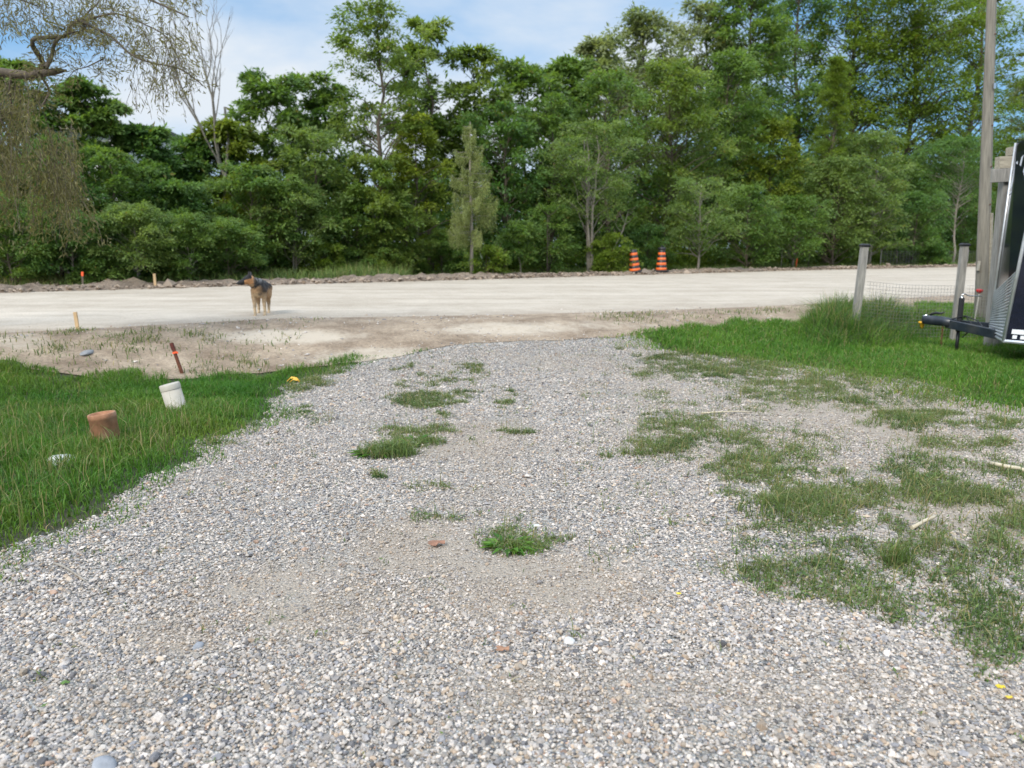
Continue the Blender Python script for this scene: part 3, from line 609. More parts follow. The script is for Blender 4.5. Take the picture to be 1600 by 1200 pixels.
T(60, 100, 70, 10, 'dark tree behind the hanging willow twigs', pal='green', cb=.1, nc=80, **B)
T(-70, 60, 90, 9, 'tree beyond the left edge behind the willow', pal='dark', cb=.1, nc=80, **B)
T(380, 190, 50, 9, 'green tree behind the foot of the dead tree', pal='yellow', cb=.1, nc=60, **B)
T(320, 215, 52, 10, 'dark tree left of the dead tree trunk', pal='dark', cb=.1, nc=60, **B)
# middle row
Mi = dict(group=gM, leaf=.22, per=170)
T(95, 215, 66, 5, 'shady tree behind the left saplings', pal='dark', cb=.1, nc=66, **Mi)
T(190, 235, 56, 5, 'shady bush-like tree below the house eave', pal='green', cb=.08, nc=60, **Mi)
T(285, 285, 58, 5, 'dark low tree at the left of centre behind the saplings', pal='dark', cb=.05, nc=60, **Mi)
T(400, 255, 66, 5, 'leafy mid-height tree above the dog', pal='green', cb=.08, nc=70, **Mi)
T(500, 195, 58, 6, 'rounded blue-green tree right of the dog', pal='blue', cb=.1, nc=66, **Mi)
T(590, 245, 56, 5, 'mid-height tree below the open-crowned walnut', pal='walnut', cb=.1, nc=62, **Mi)
T(655, 185, 46, 5.5, 'slim mid-height walnut left of the larch', 'walnut_tree', pal='yellow', cb=.15, nc=56, **Mi)
T(790, 160, 60, 6, 'dark leafy tree right of the larch', pal='dark', cb=.12, nc=76, **Mi)
T(860, 150, 50, 7, 'leafy tree above the gap between larch and forked tree', pal='green', cb=.12, nc=66, **Mi)
T(945, 115, 66, 8, 'tall rounded tree behind the forked pale trunk', pal='green', cb=.15, nc=86, **Mi)
T(1040, 95, 66, 8, 'tall rounded tree above the orange drums', pal='walnut', cb=.15, nc=90, **Mi)
T(1125, 85, 60, 9, 'tall rounded tree right of the orange drums', pal='green', cb=.15, nc=86, **Mi)
T(1195, 190, 44, 6, 'yellowish tree left of the narrow conifer', pal='yellow', cb=.2, nc=60, **Mi)
T(1380, 245, 62, 8, 'leafy tree behind the left fence post', pal='green', cb=.1, nc=76, **Mi)
T(1460, 215, 60, 8, 'shady tree above the wire fence mesh', pal='dark', cb=.15, nc=76, **Mi)
T(1560, 240, 62, 8, 'shady tree behind the pergola post', pal='green', cb=.1, nc=70, **Mi)
T(1285, 215, 50, 7, 'leafy tree beneath the narrow conifer', pal='blue', cb=.1, nc=60, **Mi)
# front row
Fr = dict(group=gF, leaf=.17, per=150)
T(20, 300, 60, 2.6, 'leafy sapling at the left edge under the willow twigs', 'sapling', pal='green', cb=.1, nc=56, **Fr)
T(117, 325, 52, 2.2, 'sapling with a bare slim trunk behind the orange-topped stake', 'sapling', pal='dark', cb=.28, nc=48, bark=BARKL, **Fr)
T(218, 318, 54, 1.8, 'sapling with a slim trunk between the two road stakes', 'sapling', pal='blue', cb=.28, nc=56, bark=BARKL, **Fr)
T(297, 330, 44, 1.8, 'light green sapling left of the dog', 'sapling', pal='green', cb=.22, nc=48, bark=BARKL, **Fr)
T(358, 340, 42, 2.4, 'low leafy sapling directly behind the dog head', 'sapling', pal='green', cb=.18, nc=46, **Fr)
T(463, 285, 56, 2.2, 'sapling on two thin pale stems right of the dog', 'sapling', pal='blue', cb=.25, nc=60, multi=2, bark=BARKL, **Fr)
T(562, 305, 48, 2.2, 'bushy sapling left of the larch group', 'sapling', pal='green', cb=.1, nc=56, **Fr)
T(637, 325, 42, 2.0, 'bushy dark sapling beside the larch', 'sapling', pal='walnut', cb=.1, nc=46, **Fr)
T(690, 365, 30, 1.6, 'small shrub at the foot of the larch', 'shrub', cat='shrub', pal='green', cb=.08, nc=34, **Fr)
T(812, 345, 34, 1.8, 'thin pale-stemmed sapling right of the larch', 'sapling', pal='green', cb=.3, nc=34, bark=BARKL, **Fr)
T(858, 320, 38, 2.6, 'layered sapling between the thin stem and the forked tree', 'sapling', pal='green', cb=.12, nc=46, **Fr)
T(920, 190, 62, 2.6, 'forked pale-trunked tree left of the orange drums', 'locust_tree', pal='blue', cb=.36, nc=84, multi=3, bark=BARKL, tr=.08, **Fr)
T(955, 365, 32, 1.6, 'low bright shrub left of the tilted drum', 'shrub', cat='shrub', pal='bright', cb=.05, nc=34, **Fr)
T(1090, 272, 56, 1.8, 'sumac with pale compound leaves right of the upright drum', 'sumac_tree', pal='blue', cb=.25, nc=66, bark=BARKL, flat=.35, **Fr)
T(1165, 290, 46, 2.6, 'leafy sapling right of the sumac', 'sapling', pal='green', cb=.1, nc=56, **Fr)
T(1238, 305, 46, 1.8, 'sapling beside the small orange stake', 'sapling', pal='green', cb=.22, nc=56, bark=BARKL, flat=.35, **Fr)
T(1300, 245, 54, 3, 'full leafy sapling left of the left fence post', 'sapling', pal='blue', cb=.08, nc=84, **Fr)
T(1356, 205, 50, 3, 'tall slim tree rising behind the left fence post', 'sapling', pal='blue', cb=.15, nc=80, bark=BARKL, **Fr)
T(1425, 300, 46, 3.5, 'shady sapling between the two fence posts', 'sapling', pal='dark', cb=.15, nc=50, **Fr)
T(1488, 215, 56, 3.5, 'tree with a pale bare trunk left of the right fence post', 'ash_tree', pal='dark', cb=.42, nc=66, bark=BARKL, tr=.09, **Fr)
T(1570, 260, 56, 3, 'shady sapling behind the trailer front', 'sapling', pal='green', cb=.1, nc=50, **Fr)
T(505, 380, 34, 1.5, 'low weedy shrub in the grass right of the dog', 'shrub', cat='shrub', pal='bright', cb=.05, nc=30, **Fr)
T(600, 385, 34, 1.5, 'low shrub left of the larch foot', 'shrub', cat='shrub', pal='walnut', cb=.05, nc=30, **Fr)
T(760, 385, 30, 1.5, 'low shrub right of the larch foot', 'shrub', cat='shrub', pal='bright', cb=.05, nc=28, **Fr)
T(1010, 350, 36, 4, 'dark shrub behind the two orange drums', 'shrub', cat='shrub', pal='dark', cb=.05, nc=34, **Fr)
T(165, 385, 34, 1.8, 'low shrub between the left saplings', 'shrub', cat='shrub', pal='green', cb=.05, nc=30, **Fr)
T(1450, 385, 30, 2.5, 'round low bush by the far wire fence', 'shrub', cat='shrub', pal='dark', cb=.02, nc=30, **Fr)
# narrow conifer
x, y = depth_loc(1285, 5)
make_tree('conifer', 'narrow pointed bright green conifer rising among the leafy trees', 'tree', x, y, z_at(1285, 88, y) - .4, 50 / FPX * y, .15, 'bright', 77, nc=260, per=210, leaf=.17, lw=.22, shape='cone', flat=.6)
# larch with hanging sprays
def larch():
    x, y = depth_loc(737, 1.3); Ht = z_at(735, 190, y) - .4; r = np.random.default_rng(5)
    root = empty('larch_tree', (x, y, .4), label='slender larch with a straight pale trunk and hanging grey-green sprays', cat='tree')
    tb = MB(); tb.tube([(0, 0, -.1), (.02, 0, Ht * .3), (-.03, 0, Ht * .65), (0, 0, Ht)], [.075, .06, .04, .01], 8)
    P, D, Ln, W = [], [], [], []
    for i in range(64):
        t = .27 + .71 * (i / 63); z = t * Ht; ln = (1 - t) ** .6 * 1.3 * r.uniform(.6, 1.15) + .08; a = r.uniform(0, 6.28)
        dx, dy = math.cos(a), math.sin(a); pts = [np.array([0, 0, z]), np.array([dx * ln * .4, dy * ln * .4, z + ln * .02]), np.array([dx * ln * .8, dy * ln * .8, z + ln * .02]), np.array([dx * ln, dy * ln, z + ln * .22])]
        tb.tube(pts, [.014, .01, .007, .003], 4, False)
        m = int(30 * ln + 5)
        for j in range(m):
            s = r.uniform(.12, 1); k = min(int(s * 3), 2); f = s * 3 - k; p = pts[k] * (1 - f) + pts[k + 1] * f
            hang = r.uniform(.12, .55) * (.4 + ln * .5)
            nseg = int(hang / .05) + 2
            for q in range(nseg):
                for w_ in range(2):
                    P.append(p + np.array([r.normal(0, .035), r.normal(0, .035), -q * .05])); D.append((r.normal(0, .6), r.normal(0, .6), -1 + r.normal(0, .4))); Ln.append(r.uniform(.06, .12)); W.append(r.uniform(.015, .03))
    tb.build('trunk', BARKL, root)
    P = np.array(P); V, F = kites(P, np.array(D), norm(r.normal(0, 1, (len(P), 3))), np.array(Ln), np.array(W))
    c = leaf_cols(len(P), 1, 'larch', r); np_mesh('crown', V, F, LEAF, root, np.repeat(c, 4, 0))
larch()
# bare dead tree
def dead_tree():
    x, y = depth_loc(345, 8); Ht = z_at(345, -10, y) - .4; r = np.random.default_rng(12); tb = MB()
    root = empty('dead_tree', (x, y, .4), label='bare grey dead tree with upswept leafless branches left of centre', cat='tree')
    def grow(p, d, ln, rad, lv):
        P = [p]; n = 5
        for i in range(n):
            d = norm(d + r.normal(0, .11, 3) + np.array([0, 0, .06])); P.append(P[-1] + d * ln / n)
        tb.tube(P, [rad * (1 - .55 * i / n) for i in range(n + 1)], 5, False)
        if lv <= 0: return
        for k in range(3 + (lv > 2)):
            i = int(r.integers(3, n + 1)); a = r.uniform(0, 6.28); side = np.array([math.cos(a), math.sin(a) * .6, 0])
            grow(P[i], norm(d * .9 + side * r.uniform(.2, .55) + np.array([0, 0, .2])), ln * r.uniform(.42, .62), rad * .5, lv - 1)
    grow(np.array([0, 0, -.1]), np.array([.01, 0, 1.]), Ht * .66, .10, 4)
    tb.build('trunk', BARKD, root)
dead_tree()
# a dead snag and thin saplings stems seen at the woods edge
def stem(px, top, off, label, lean, rad, m):
    x, y = depth_loc(px, off); h = z_at(px, top, y) - .4; tb = MB(); r = np.random.default_rng(px)
    P = [(0, 0, -.1), (lean * h * .3, 0, h * .35), (lean * h * .8, .05, h * .7), (lean * h, 0, h)]; tb.tube(P, [rad, rad * .8, rad * .6, rad * .2], 6)
    for k in range(7):
        t = r.uniform(.4, .95); a = r.uniform(0, 6.28); p = np.array([lean * h * t, 0, h * t]); tb.tube([p, p + np.array([math.cos(a) * .3, math.sin(a) * .3, .2]), p + np.array([math.cos(a) * .55, math.sin(a) * .5, .5])], [rad * .35, rad * .25, rad * .1], 4, False)
    root = empty('bare_sapling', (x, y, .4), label=label, cat='tree', group='bare stems at the woods edge'); tb.build('trunk', m, root)
stem(1262, 330, 2.0, 'thin bare stem left of the left fence post', .05, .03, BARK)
stem(1402, 350, 3.2, 'bent thin bare stem seen over the fence mesh', -.15, .035, BARK)
stem(1452, 330, 4.2, 'slim bare stem behind the round low bush', .02, .035, BARKL)
stem(1220, 380, 1.6, 'short pale stem left of the small orange stake', .02, .025, BARKL)
stem(945, 330, 2.2, 'leaning pale branchy stem left of the tilted drum', .35, .035, BARKL)
stem(855, 330, 2.0, 'short dark stem between the larch and the forked tree', 0, .035, BARK)
stem(770, 390, 1.5, 'short thin stem at the right of the larch', .03, .02, BARKL)

# far woods: one dense mass of foliage behind the trees
def woods():
    r = np.random.default_rng(3); nc = 1300
    x = r.uniform(-45, 75, nc); y = FE(x) + r.uniform(12, 24, nc); z = .4 + r.random(nc) ** 1.1 * (3.5 + 2.5 * vnoise(x, y, .1, 5) + np.clip((x + 12) / 10, 0, 3.5)); per = 120
    C = np.stack([x, y, z], 1); cr_ = r.uniform(.7, 1.6, nc); n = nc * per; ci = np.repeat(np.arange(nc), per)
    d = norm(r.normal(0, 1, (n, 3))); P = C[ci] + d * (r.random(n) ** .4 * cr_[ci])[:, None] * np.array([1, 1, .6]); P[:, 2] = np.maximum(P[:, 2], .45)
    ln = r.uniform(.25, .5, n); V, F = kites(P, d + r.normal(0, .5, (n, 3)), norm(np.array([0, 0, .8]) + d * .6 + r.normal(0, .4, (n, 3))), ln, ln * .6)
    tag(np_mesh('far_woods', V, F, LEAF, col=np.repeat(leaf_cols(nc, per, 'dark', r), 4, 0)), 'dark dense foliage of the deeper woods behind the trees', 'woods', kind='stuff')
    # brush along the front
    nc = 620; x = r.uniform(-24, 48, nc); y = FE(x) + r.uniform(4.4, 9, nc) + 2.6 * ((x > -13) & (x < -2)); z = .4 + r.random(nc) * (1.0 + .9 * vnoise(x, y, .5, 8)); C = np.stack([x, y, z], 1); cr_ = r.uniform(.25, .6, nc); n = nc * 110; ci = np.repeat(np.arange(nc), 110)
    d = norm(r.normal(0, 1, (n, 3))); P = C[ci] + d * (r.random(n) ** .4 * cr_[ci])[:, None] * np.array([1, 1, .6]); P[:, 2] = np.maximum(P[:, 2], .42)
    ln = r.uniform(.10, .2, n); V, F = kites(P, d + r.normal(0, .5, (n, 3)), norm(np.array([0, 0, .8]) + d * .6 + r.normal(0, .4, (n, 3))), ln, ln * .45)
    tag(np_mesh('undergrowth', V, F, LEAF, col=np.repeat(leaf_cols(nc, 110, 'bright', r), 4, 0)), 'low leafy undergrowth filling the gaps under the roadside trees', 'undergrowth', kind='stuff')
woods()

# willow whose limb reaches in at upper left
def willow():
    r = np.random.default_rng(21); Y0 = 9.0
    def W(px, py, y=Y0): d = ray(px, py); return np.array([d[0] * y / d[1], y, CAMH + d[2] * y / d[1]])
    bx_, by_ = -9.6, 8.4; bz = float(H(bx_, by_)); root = empty('willow_tree', (bx_, by_, bz), label='willow reaching in at upper left with an arched limb and hanging twigs', cat='tree')
    o = np.array([bx_, by_, bz]); tb = MB(); lb = MB(); tw = MB()
    tb.tube([(0, 0, -.1), (.1, .05, 1.2), (.0, .2, 2.6), (.2, .3, 4.2), (.1, .3, 6)], [.34, .26, .22, .17, .1], 10)
    limb = [np.array([.05, .2, 2.9]) + o, W(-160, 90), W(-40, 108), W(0, 113), W(45, 118), W(85, 112), W(104, 110)]
    lb.tube([p - o for p in limb], [.10, .075, .06, .052, .048, .04, .012], 8)
    arcs = [([(52, 114), (55, 95), (66, 70), (88, 50), (110, 41), (131, 37)], .036), ([(131, 37), (150, 45), (175, 58), (205, 85), (235, 98), (275, 104), (310, 130)], .018), ([(131, 37), (138, 20), (146, -10), (170, -60)], .014),
            ([(84, 111), (86, 92), (96, 72), (112, 57), (124, 49)], .028), ([(131, 37), (160, 22), (190, 24), (230, 40), (262, 60), (290, 110)], .013), ([(-200, -80), (-80, -40), (20, -30), (120, -25), (200, -12), (300, 30)], .03),
            ([(20, 118), (14, 140), (8, 165), (2, 190)], .018), ([(66, 116), (68, 135), (73, 155), (78, 175)], .018), ([(-60, 104), (-20, 150), (10, 190), (30, 250)], .02), ([(160, 90), (140, 105), (120, 112), (100, 130)], .008), ([(-200, 40), (-100, 20), (-20, -10), (60, 10)], .02)]
    hang = []
    for pts, rad in arcs:
        P = [W(a, b) + np.array([0, r.normal(0, .1), 0]) for a, b in pts]; Q = []
        for i in range(len(P) - 1):
            p0, p1, p2, p3 = P[max(i - 1, 0)], P[i], P[i + 1], P[min(i + 2, len(P) - 1)]
            for t in (0, .25, .5, .75): Q.append(.5 * (2 * p1 + (p2 - p0) * t + (2 * p0 - 5 * p1 + 4 * p2 - p3) * t * t + (3 * p1 - p0 - 3 * p2 + p3) * t ** 3))
        P = Q + [P[-1]]; m = len(P)
        lb.tube([p - o for p in P], [rad * (1 - .7 * i / (m - 1)) for i in range(m)], 6, False)
        for i in range(m - 1):
            for _ in range(2): f = r.random(); hang.append((P[i] * (1 - f) + P[i + 1] * f, rad))
    tb.build('trunk', BARK, root)
    P, D, Ln, Wd = [], [], [], []
    def strand(p, n, step, dirv, lf, spread=.04, lsz=1.0):
        pts = [p]; dv = np.array(dirv, float)
        for i in range(n):
            dv = dv + r.normal(0, .12, 3) + np.array([0, 0, -.07]); dv = dv / np.linalg.norm(dv); pts.append(pts[-1] + dv * step)
            if r.random() < lf:
                for _ in range(5):
                    P.append(pts[-1] + r.normal(0, spread, 3)); D.append(dv + r.normal(0, .5, 3)); Ln.append(r.uniform(.05, .09) * lsz); Wd.append(r.uniform(.009, .016) * lsz)
        tw.tube([q - o for q in pts[::2]], [.0024] * len(pts[::2]), 3, False)
    # dense hanging curtain, left edge
    for i in range(215):
        px = r.uniform(-120, 118) ; py = r.uniform(110, 240); 
        if px > 60: py = r.uniform(190, 270)
        p = W(px, py, Y0 + r.uniform(-.7, .8)); strand(p, int(r.uniform(9, 19)), .06, (r.normal(0, .15), r.normal(0, .15), -1), .75)
    # wispy upper sprays
    for i in range(170):
        t = r.random(); px = r.uniform(-60, 300); py = r.uniform(-60, 25 + max(0, (px - 120)) * .30 + 15 * r.random())
        p = W(px, py, Y0 + r.uniform(-.7, .8)); strand(p, int(r.uniform(4, 10)), .05, (r.normal(.25, .5), r.normal(0, .2), -.6), .55)
    for i in range(60):
        px = r.uniform(200, 290); py = r.uniform(40, 130); strand(W(px, py, Y0 + r.uniform(-.6, .6)), int(r.uniform(4, 9)), .06, (r.normal(.1, .5), 0, -.7), .3)
    for p, rad in hang: strand(p, int(r.uniform(3, 7)), .05, (r.normal(0, .8), r.normal(0, .4), r.normal(-.1, .5)), .5)
    lb.add(tw.v, tw.f, False); lb.build('limb', BARK, root); P = np.array(P); V, F = kites(P - o, np.array(D), norm(r.normal(0, 1, (len(P), 3))), np.array(Ln), np.array(Wd))
    np_mesh('crown', V, F, LEAF, root, np.repeat(leaf_cols(len(P), 1, 'grey', r), 4, 0))
willow()

# house glimpsed behind the trees at the left
x, y = depth_loc(150, 14); ze = z_at(155, 196, y) - .4
ze += .05
hs = empty('house', (x, y, .4), (0, 0, R_(-6)), 'white-eaved house glimpsed between the tree tops at the left', 'house')
MB().box((0, 3, ze / 2), (2.8, 5, ze)).build('wall', SIDING, hs)
rf = MB().add([(-1.6, .1, ze), (1.6, .1, ze), (1.6, 5.9, ze), (-1.6, 5.9, ze), (-1.6, 3, ze + .35), (1.6, 3, ze + .35)], [(0, 1, 5, 4), (2, 3, 4, 5), (0, 4, 3), (1, 2, 5), (3, 2, 1, 0)]).build('roof', ROOFM, hs)
MB().box((0, .04, ze - .02), (3.3, .12, .3)).build('fascia', WHITEP, rf)
for wx in (-.8, .8):
    wf = MB().box((wx, .47, ze - 1.4), (1.1, .08, 1.3)).build('window', WHITEP, hs); MB().box((wx, .43, ze - 1.4), (.9, .03, 1.1)).build('pane', GLASS, wf)
MB().box((0, .47, 1.0), (.95, .08, 2.0)).build('door', SIDING, hs)

# ------------------------------------------------------------------ traffic drums
def drum(px, py, label, tilt, handle):
    x, y = depth_loc(px, .35); z = .40 + .12
    root = empty('traffic_drum', (x, y, z), tilt, label, 'traffic drum', 'orange and black drums on the far roadside')
    MB().lathe([(0, 0), (.34, 0), (.36, .03), (.33, .08), (.26, .09)], 20).build('base', RUBBER, root)
    prof = [(.255, .08)]; zz = .08; r0 = .255; bands = []
    for i in range(8):
        h = .118; r1 = r0 - .010; bands.append((i, zz, zz + h, r0, r1)); prof += [(r0, zz + .004), (r1, zz + h)]; r0 = r1 - (.006 if i % 2 else 0); zz += h
    prof += [(r0 - .02, zz + .015), (.05, zz + .03), (0, zz + .03)]
    MB().lathe(prof, 24).build('body', BLACKP, root)
    for i, a, b, ra, rb in bands:
        if i % 2 == 0: MB().lathe([(ra - .002, a + .004), (ra + .005, a + .008), (rb + .005, b - .004), (rb - .002, b)], 24).build('orange_band', ORANGE, root)
    if handle:
        m = MB(); m.lathe([(r0, zz), (.20, zz + .04), (.19, zz + .1), (.12, zz + .13), (0, zz + .13)], 20); m.tube([(-.1, 0, zz + .1), (-.09, 0, zz + .19), (.09, 0, zz + .19), (.1, 0, zz + .1)], .02, 8); m.build('cap', BLACKP, root)
drum(992, 428, 'tilted orange and black traffic drum without a cap, left of the pair', (0, R_(-7), R_(20)), False)
drum(1033, 426, 'upright orange and black traffic drum with black cap, right of the pair', (0, 0, R_(60)), True)

# ------------------------------------------------------------------ stakes, pipes and small things
def g3(px, py): return Vector(G(px, py))
def stake(px, py, h, wd, label, m, tip=None, tipm=None, rot=(0, 0, 0), loc=None, name='survey_stake'):
    p = loc or g3(px, py); root = empty(name, p, rot, label, 'stake')
    MB().add([(-wd / 2, -wd / 4, .0), (wd / 2, -wd / 4, .0), (wd / 2, wd / 4, .0), (-wd / 2, wd / 4, .0), (-wd / 2, -wd / 4, h), (wd / 2, -wd / 4, h), (wd / 2, wd / 4, h), (-wd / 2, wd / 4, h), (0, 0, -.15)],
             [(4, 5, 6, 7), (0, 1, 5, 4), (1, 2, 6, 5), (2, 3, 7, 6), (3, 0, 4, 7), (1, 0, 8), (2, 1, 8), (3, 2, 8), (0, 3, 8)]).build('shaft', m, root)
    if tip: MB().box((0, 0, h - tip / 2 + .004), (wd * 1.12, wd * .62, tip)).build('painted_tip', tipm, root)
    return root
stake(122, 518, .27, .045, 'plain new wooden stake standing at the near road edge, left', NEWW, rot=(0, R_(-3), 0))
xb, yb = depth_loc(130, .6); stake(0, 0, .42, .05, 'stake with a bright orange top on the far soil ridge at left', BARK, .12, ORANGEP, loc=(xb, yb, .50), rot=(0, R_(4), 0))
xb, yb = depth_loc(243, .4); stake(0, 0, .34, .07, 'short yellow wooden stake on the far soil ridge', NEWW, loc=(xb, yb, .5))
xb, yb = depth_loc(1243, 1.4); stake(0, 0, .65, .06, 'small orange-painted stake among the far saplings', ORANGEP, loc=(xb, yb, .42), rot=(0, R_(5), 0))
# rusty leaning marker with orange tape
p = g3(285, 585); rk = empty('marker_stake', p, (R_(-4), R_(-17), 0), 'leaning rusty stake with orange-red flagged top in the left lawn', 'stake')
MB().box((0, 0, .13), (.035, .025, .34), top=.9).build('shaft', RUST, rk)
m = MB(); m.box((0, 0, .345), (.038, .028, .09)); m.build('painted_tip', simple('dark_red_paint', (.09, .014, .008), .7, var=.4, scale=40, bmp=.2), rk)
m = MB(); m.box((.004, -.003, .27), (.045, .033, .022)); m.box((.03, -.01, .262), (.025, .008, .02), Euler((0, .5, 0))); m.build('tape', ORANGEP, rk)
# pipes
def pipe(px, py, r, h, label, m, rot, name, cap):
    p = g3(px, py); root = empty(name, p, rot, label, 'pipe')
    if cap:
        MB().lathe([(r, -.12), (r, h - .05), (r - .001, h - .05)], 28).build('pipe_wall', m, root)
        MB().lathe([(r + .003, h - .055), (r + .0035, h - .008), (r - .004, h), (.0, h + .002)], 28).build('end_cap', m, root)
    else:
        MB().lathe([(r, -.12), (r, h - .045), (r + .003, h - .042), (r + .003, h - .004), (r - .003, h + .001), (r - .014, h), (r - .018, h - .12), (0, h - .12)], 28).build('pipe_wall', m, root)
        MB().lathe([(r - .02, h - .03), (0, h - .03)], 20).build('plug', TERRA, root)
    return root
pipe(279, 646, .088, .29, 'short white capped plastic pipe standing in the left lawn', WHITEP, (0, R_(-13), 0), 'cleanout_pipe', True)
pipe(168, 691, .098, .235, 'short terracotta-brown pipe standing in the left lawn', TERRA, (0, R_(-6), 0), 'clay_pipe', False)

def rock(name, px, py, r, sc, label, c, cat='stone', seed=1):
    p = g3(px, py); bm = bmesh.new(); bmesh.ops.create_icosphere(bm, subdivisions=3, radius=1); rr = random.Random(seed)
    pl = [(Vector((rr.gauss(0, 1), rr.gauss(0, 1), rr.gauss(0, .8))).normalized(), rr.uniform(.6, .9)) for _ in range(9)]
    for v in bm.verts:
        for n_, d_ in pl:
            e = v.co.dot(n_) - d_
            if e > 0: v.co -= n_ * e * .8
        v.co = Vector((v.co.x * sc[0] * r, v.co.y * sc[1] * r, v.co.z * sc[2] * r))
    me = bpy.data.meshes.new(name); bm.to_mesh(me); bm.free(); me.materials.append(simple(name + '_stone', c, .8, var=.2, scale=30, bmp=.3))
    for q in me.polygons: q.use_smooth = True
    o = bpy.data.objects.new(name, me); COL.objects.link(o); o.location = (p[0], p[1], p[2] + sc[2] * r * .35); o.rotation_euler = (0, 0, rr.uniform(0, 3)); return tag(o, label, cat)
rock('rock', 97, 724, .075, (1.3, .8, .7), 'white stone lying in the left lawn grass', (.66, .67, .66), seed=3)
rock('rock', 137, 553, .11, (1.5, .7, .32), 'flat grey rock on the bare dirt at the left', (.22, .22, .22), seed=4)
rock('cobble', 889, 1006, .027, (1.1, 1, .75), 'round pale cobble larger than the gravel near the bottom centre', (.58, .56, .53), seed=5)
rock('cobble', 160, 1203, .035, (1.3, 1, .8), 'large smooth grey cobble at the bottom left edge', (.27, .28, .30), seed=6)
rock('cobble', 310, 1012, .022, (1.3, .9, .7), 'blue-grey angular stone beside a brown dirt patch at lower left', (.25, .26, .28), seed=7)
rock('cobble', 288, 1096, .022, (1.5, 1, .6), 'dark slate-coloured stone at lower left', (.09, .10, .12), seed=8)
rock('cobble', 835, 824, .025, (1.6, .8, .5), 'flat white stone at the back of the small weed patch', (.66, .65, .62), seed=9)

def stick(name, pts, rad, label, m, cat='stick'):
    pass
    P = [g3(*q[:2]) + Vector((0, 0, q[2])) for q in pts]; o = P[0]; r = random.Random(len(label)); Q = []
    for a, b in zip(P[:-1], P[1:]): Q += [a - o, (a + b) / 2 - o + Vector((r.gauss(0, rad * .6), r.gauss(0, rad * .6), abs(r.gauss(0, rad * .3))))]
    Q.append(P[-1] - o); n = len(Q)
    ob = MB().tube(Q, [rad * (1 - .4 * i / n) for i in range(n)], 6).build(name, m); ob.location = o; return tag(ob, label, cat)
BLEACH = simple('bleached_wood', (.50, .43, .31), .8, var=.2, scale=20, bmp=.2)
stick('broken_branch', [(1546, 730, .03), (1572, 738, .04), (1606, 744, .03), (1640, 748, .02)], .017, 'pale broken branch lying at the right edge', BLEACH)
stick('wood_splinter', [(1424, 833, .03), (1443, 826, .045), (1462, 819, .05)], .011, 'pale wood splinter lying in the right weeds', BLEACH)
stick('twig', [(85, 884, .014), (110, 897, .02), (140, 916, .012)], .006, 'thin brown twig lying on the gravel at left', BARKL)
stick('twig', [(1095, 649, .02), (1140, 648, .03), (1175, 647, .02)], .008, 'thin straw-coloured stick beyond the middle weed patch', BLEACH)
# crumpled leaf
def leaf_obj(px, py, s, label, c, seed):
    r = random.Random(seed); p = g3(px, py); V = []; n = 12
    for i in range(n):
        a = 2 * math.pi * i / n; k = s * (1 + .25 * math.cos(a * 3)) * (1.4 if i % 2 else 1); V.append((math.cos(a) * k * 1.5, math.sin(a) * k, r.uniform(0, s * .5)))
    V.append((0, 0, s * .35)); F = [(i, (i + 1) % n, n) for i in range(n)]; V2 = [(a, b, z - .003) for a, b, z in V]
    m = MB().add(V, F).add(V2, [(b, a, c_) for a, b, c_ in F]); m.f += [(i, i + 13, (i + 1) % n + 13, (i + 1) % n) for i in range(n)]; m.sm += [False] * n
    o = m.build('fallen_leaf', simple('leaf_litter', c, .8, var=.25, scale=40)); o.location = (p[0], p[1], p[2] + .022); return tag(o, label, 'leaf')
leaf_obj(682, 855, .024, 'crumpled reddish-brown leaf on the gravel left of the weed patch', (.26, .13, .08), 1)
leaf_obj(785, 1022, .014, 'curled dry brown leaf near the pale cobble', (.32, .17, .10), 2)
leaf_obj(103, 1075, .008, 'small green leaf on the gravel at lower left', (.09, .17, .035), 3)
leaf_obj(1060, 934, .006, 'tiny yellow leaf on the gravel', (.75, .6, .05), 4)
leaf_obj(1562, 1082, .008, 'yellow leaf on the gravel at lower right', (.6, .45, .03), 5)
leaf_obj(1575, 1098, .006, 'small mustard-yellow leaf just below the yellow leaf', (.6, .45, .05), 6)
# yellow tape
p = g3(458, 598); m = MB()
for k, (a, b, c_) in enumerate([((-.09, 0, .02), (.02, .03, .07), .05), ((.0, .02, .06), (.10, -.02, .02), .045), ((-.05, -.03, .01), (.08, -.05, .05), .04)]):
    a, b = Vector(a), Vector(b); s_ = Vector((0, 1, .3)).normalized() * c_ / 2; mid = (a + b) / 2 + Vector((0, 0, .03)); up_ = Vector((0, 0, .003))
    V = [a - s_, a + s_, mid - s_, mid + s_, b - s_, b + s_]; V += [v - up_ for v in V]; m.add(V, [(0, 2, 3, 1), (2, 4, 5, 3), (7, 9, 8, 6), (9, 11, 10, 8), (0, 6, 8, 2), (2, 8, 10, 4), (1, 3, 9, 7), (3, 5, 11, 9)])
o = m.build('caution_tape', YELL); o.location = p; o.scale = (.8, .8, .8); tag(o, 'crumpled scrap of yellow tape at the lawn corner', 'tape')

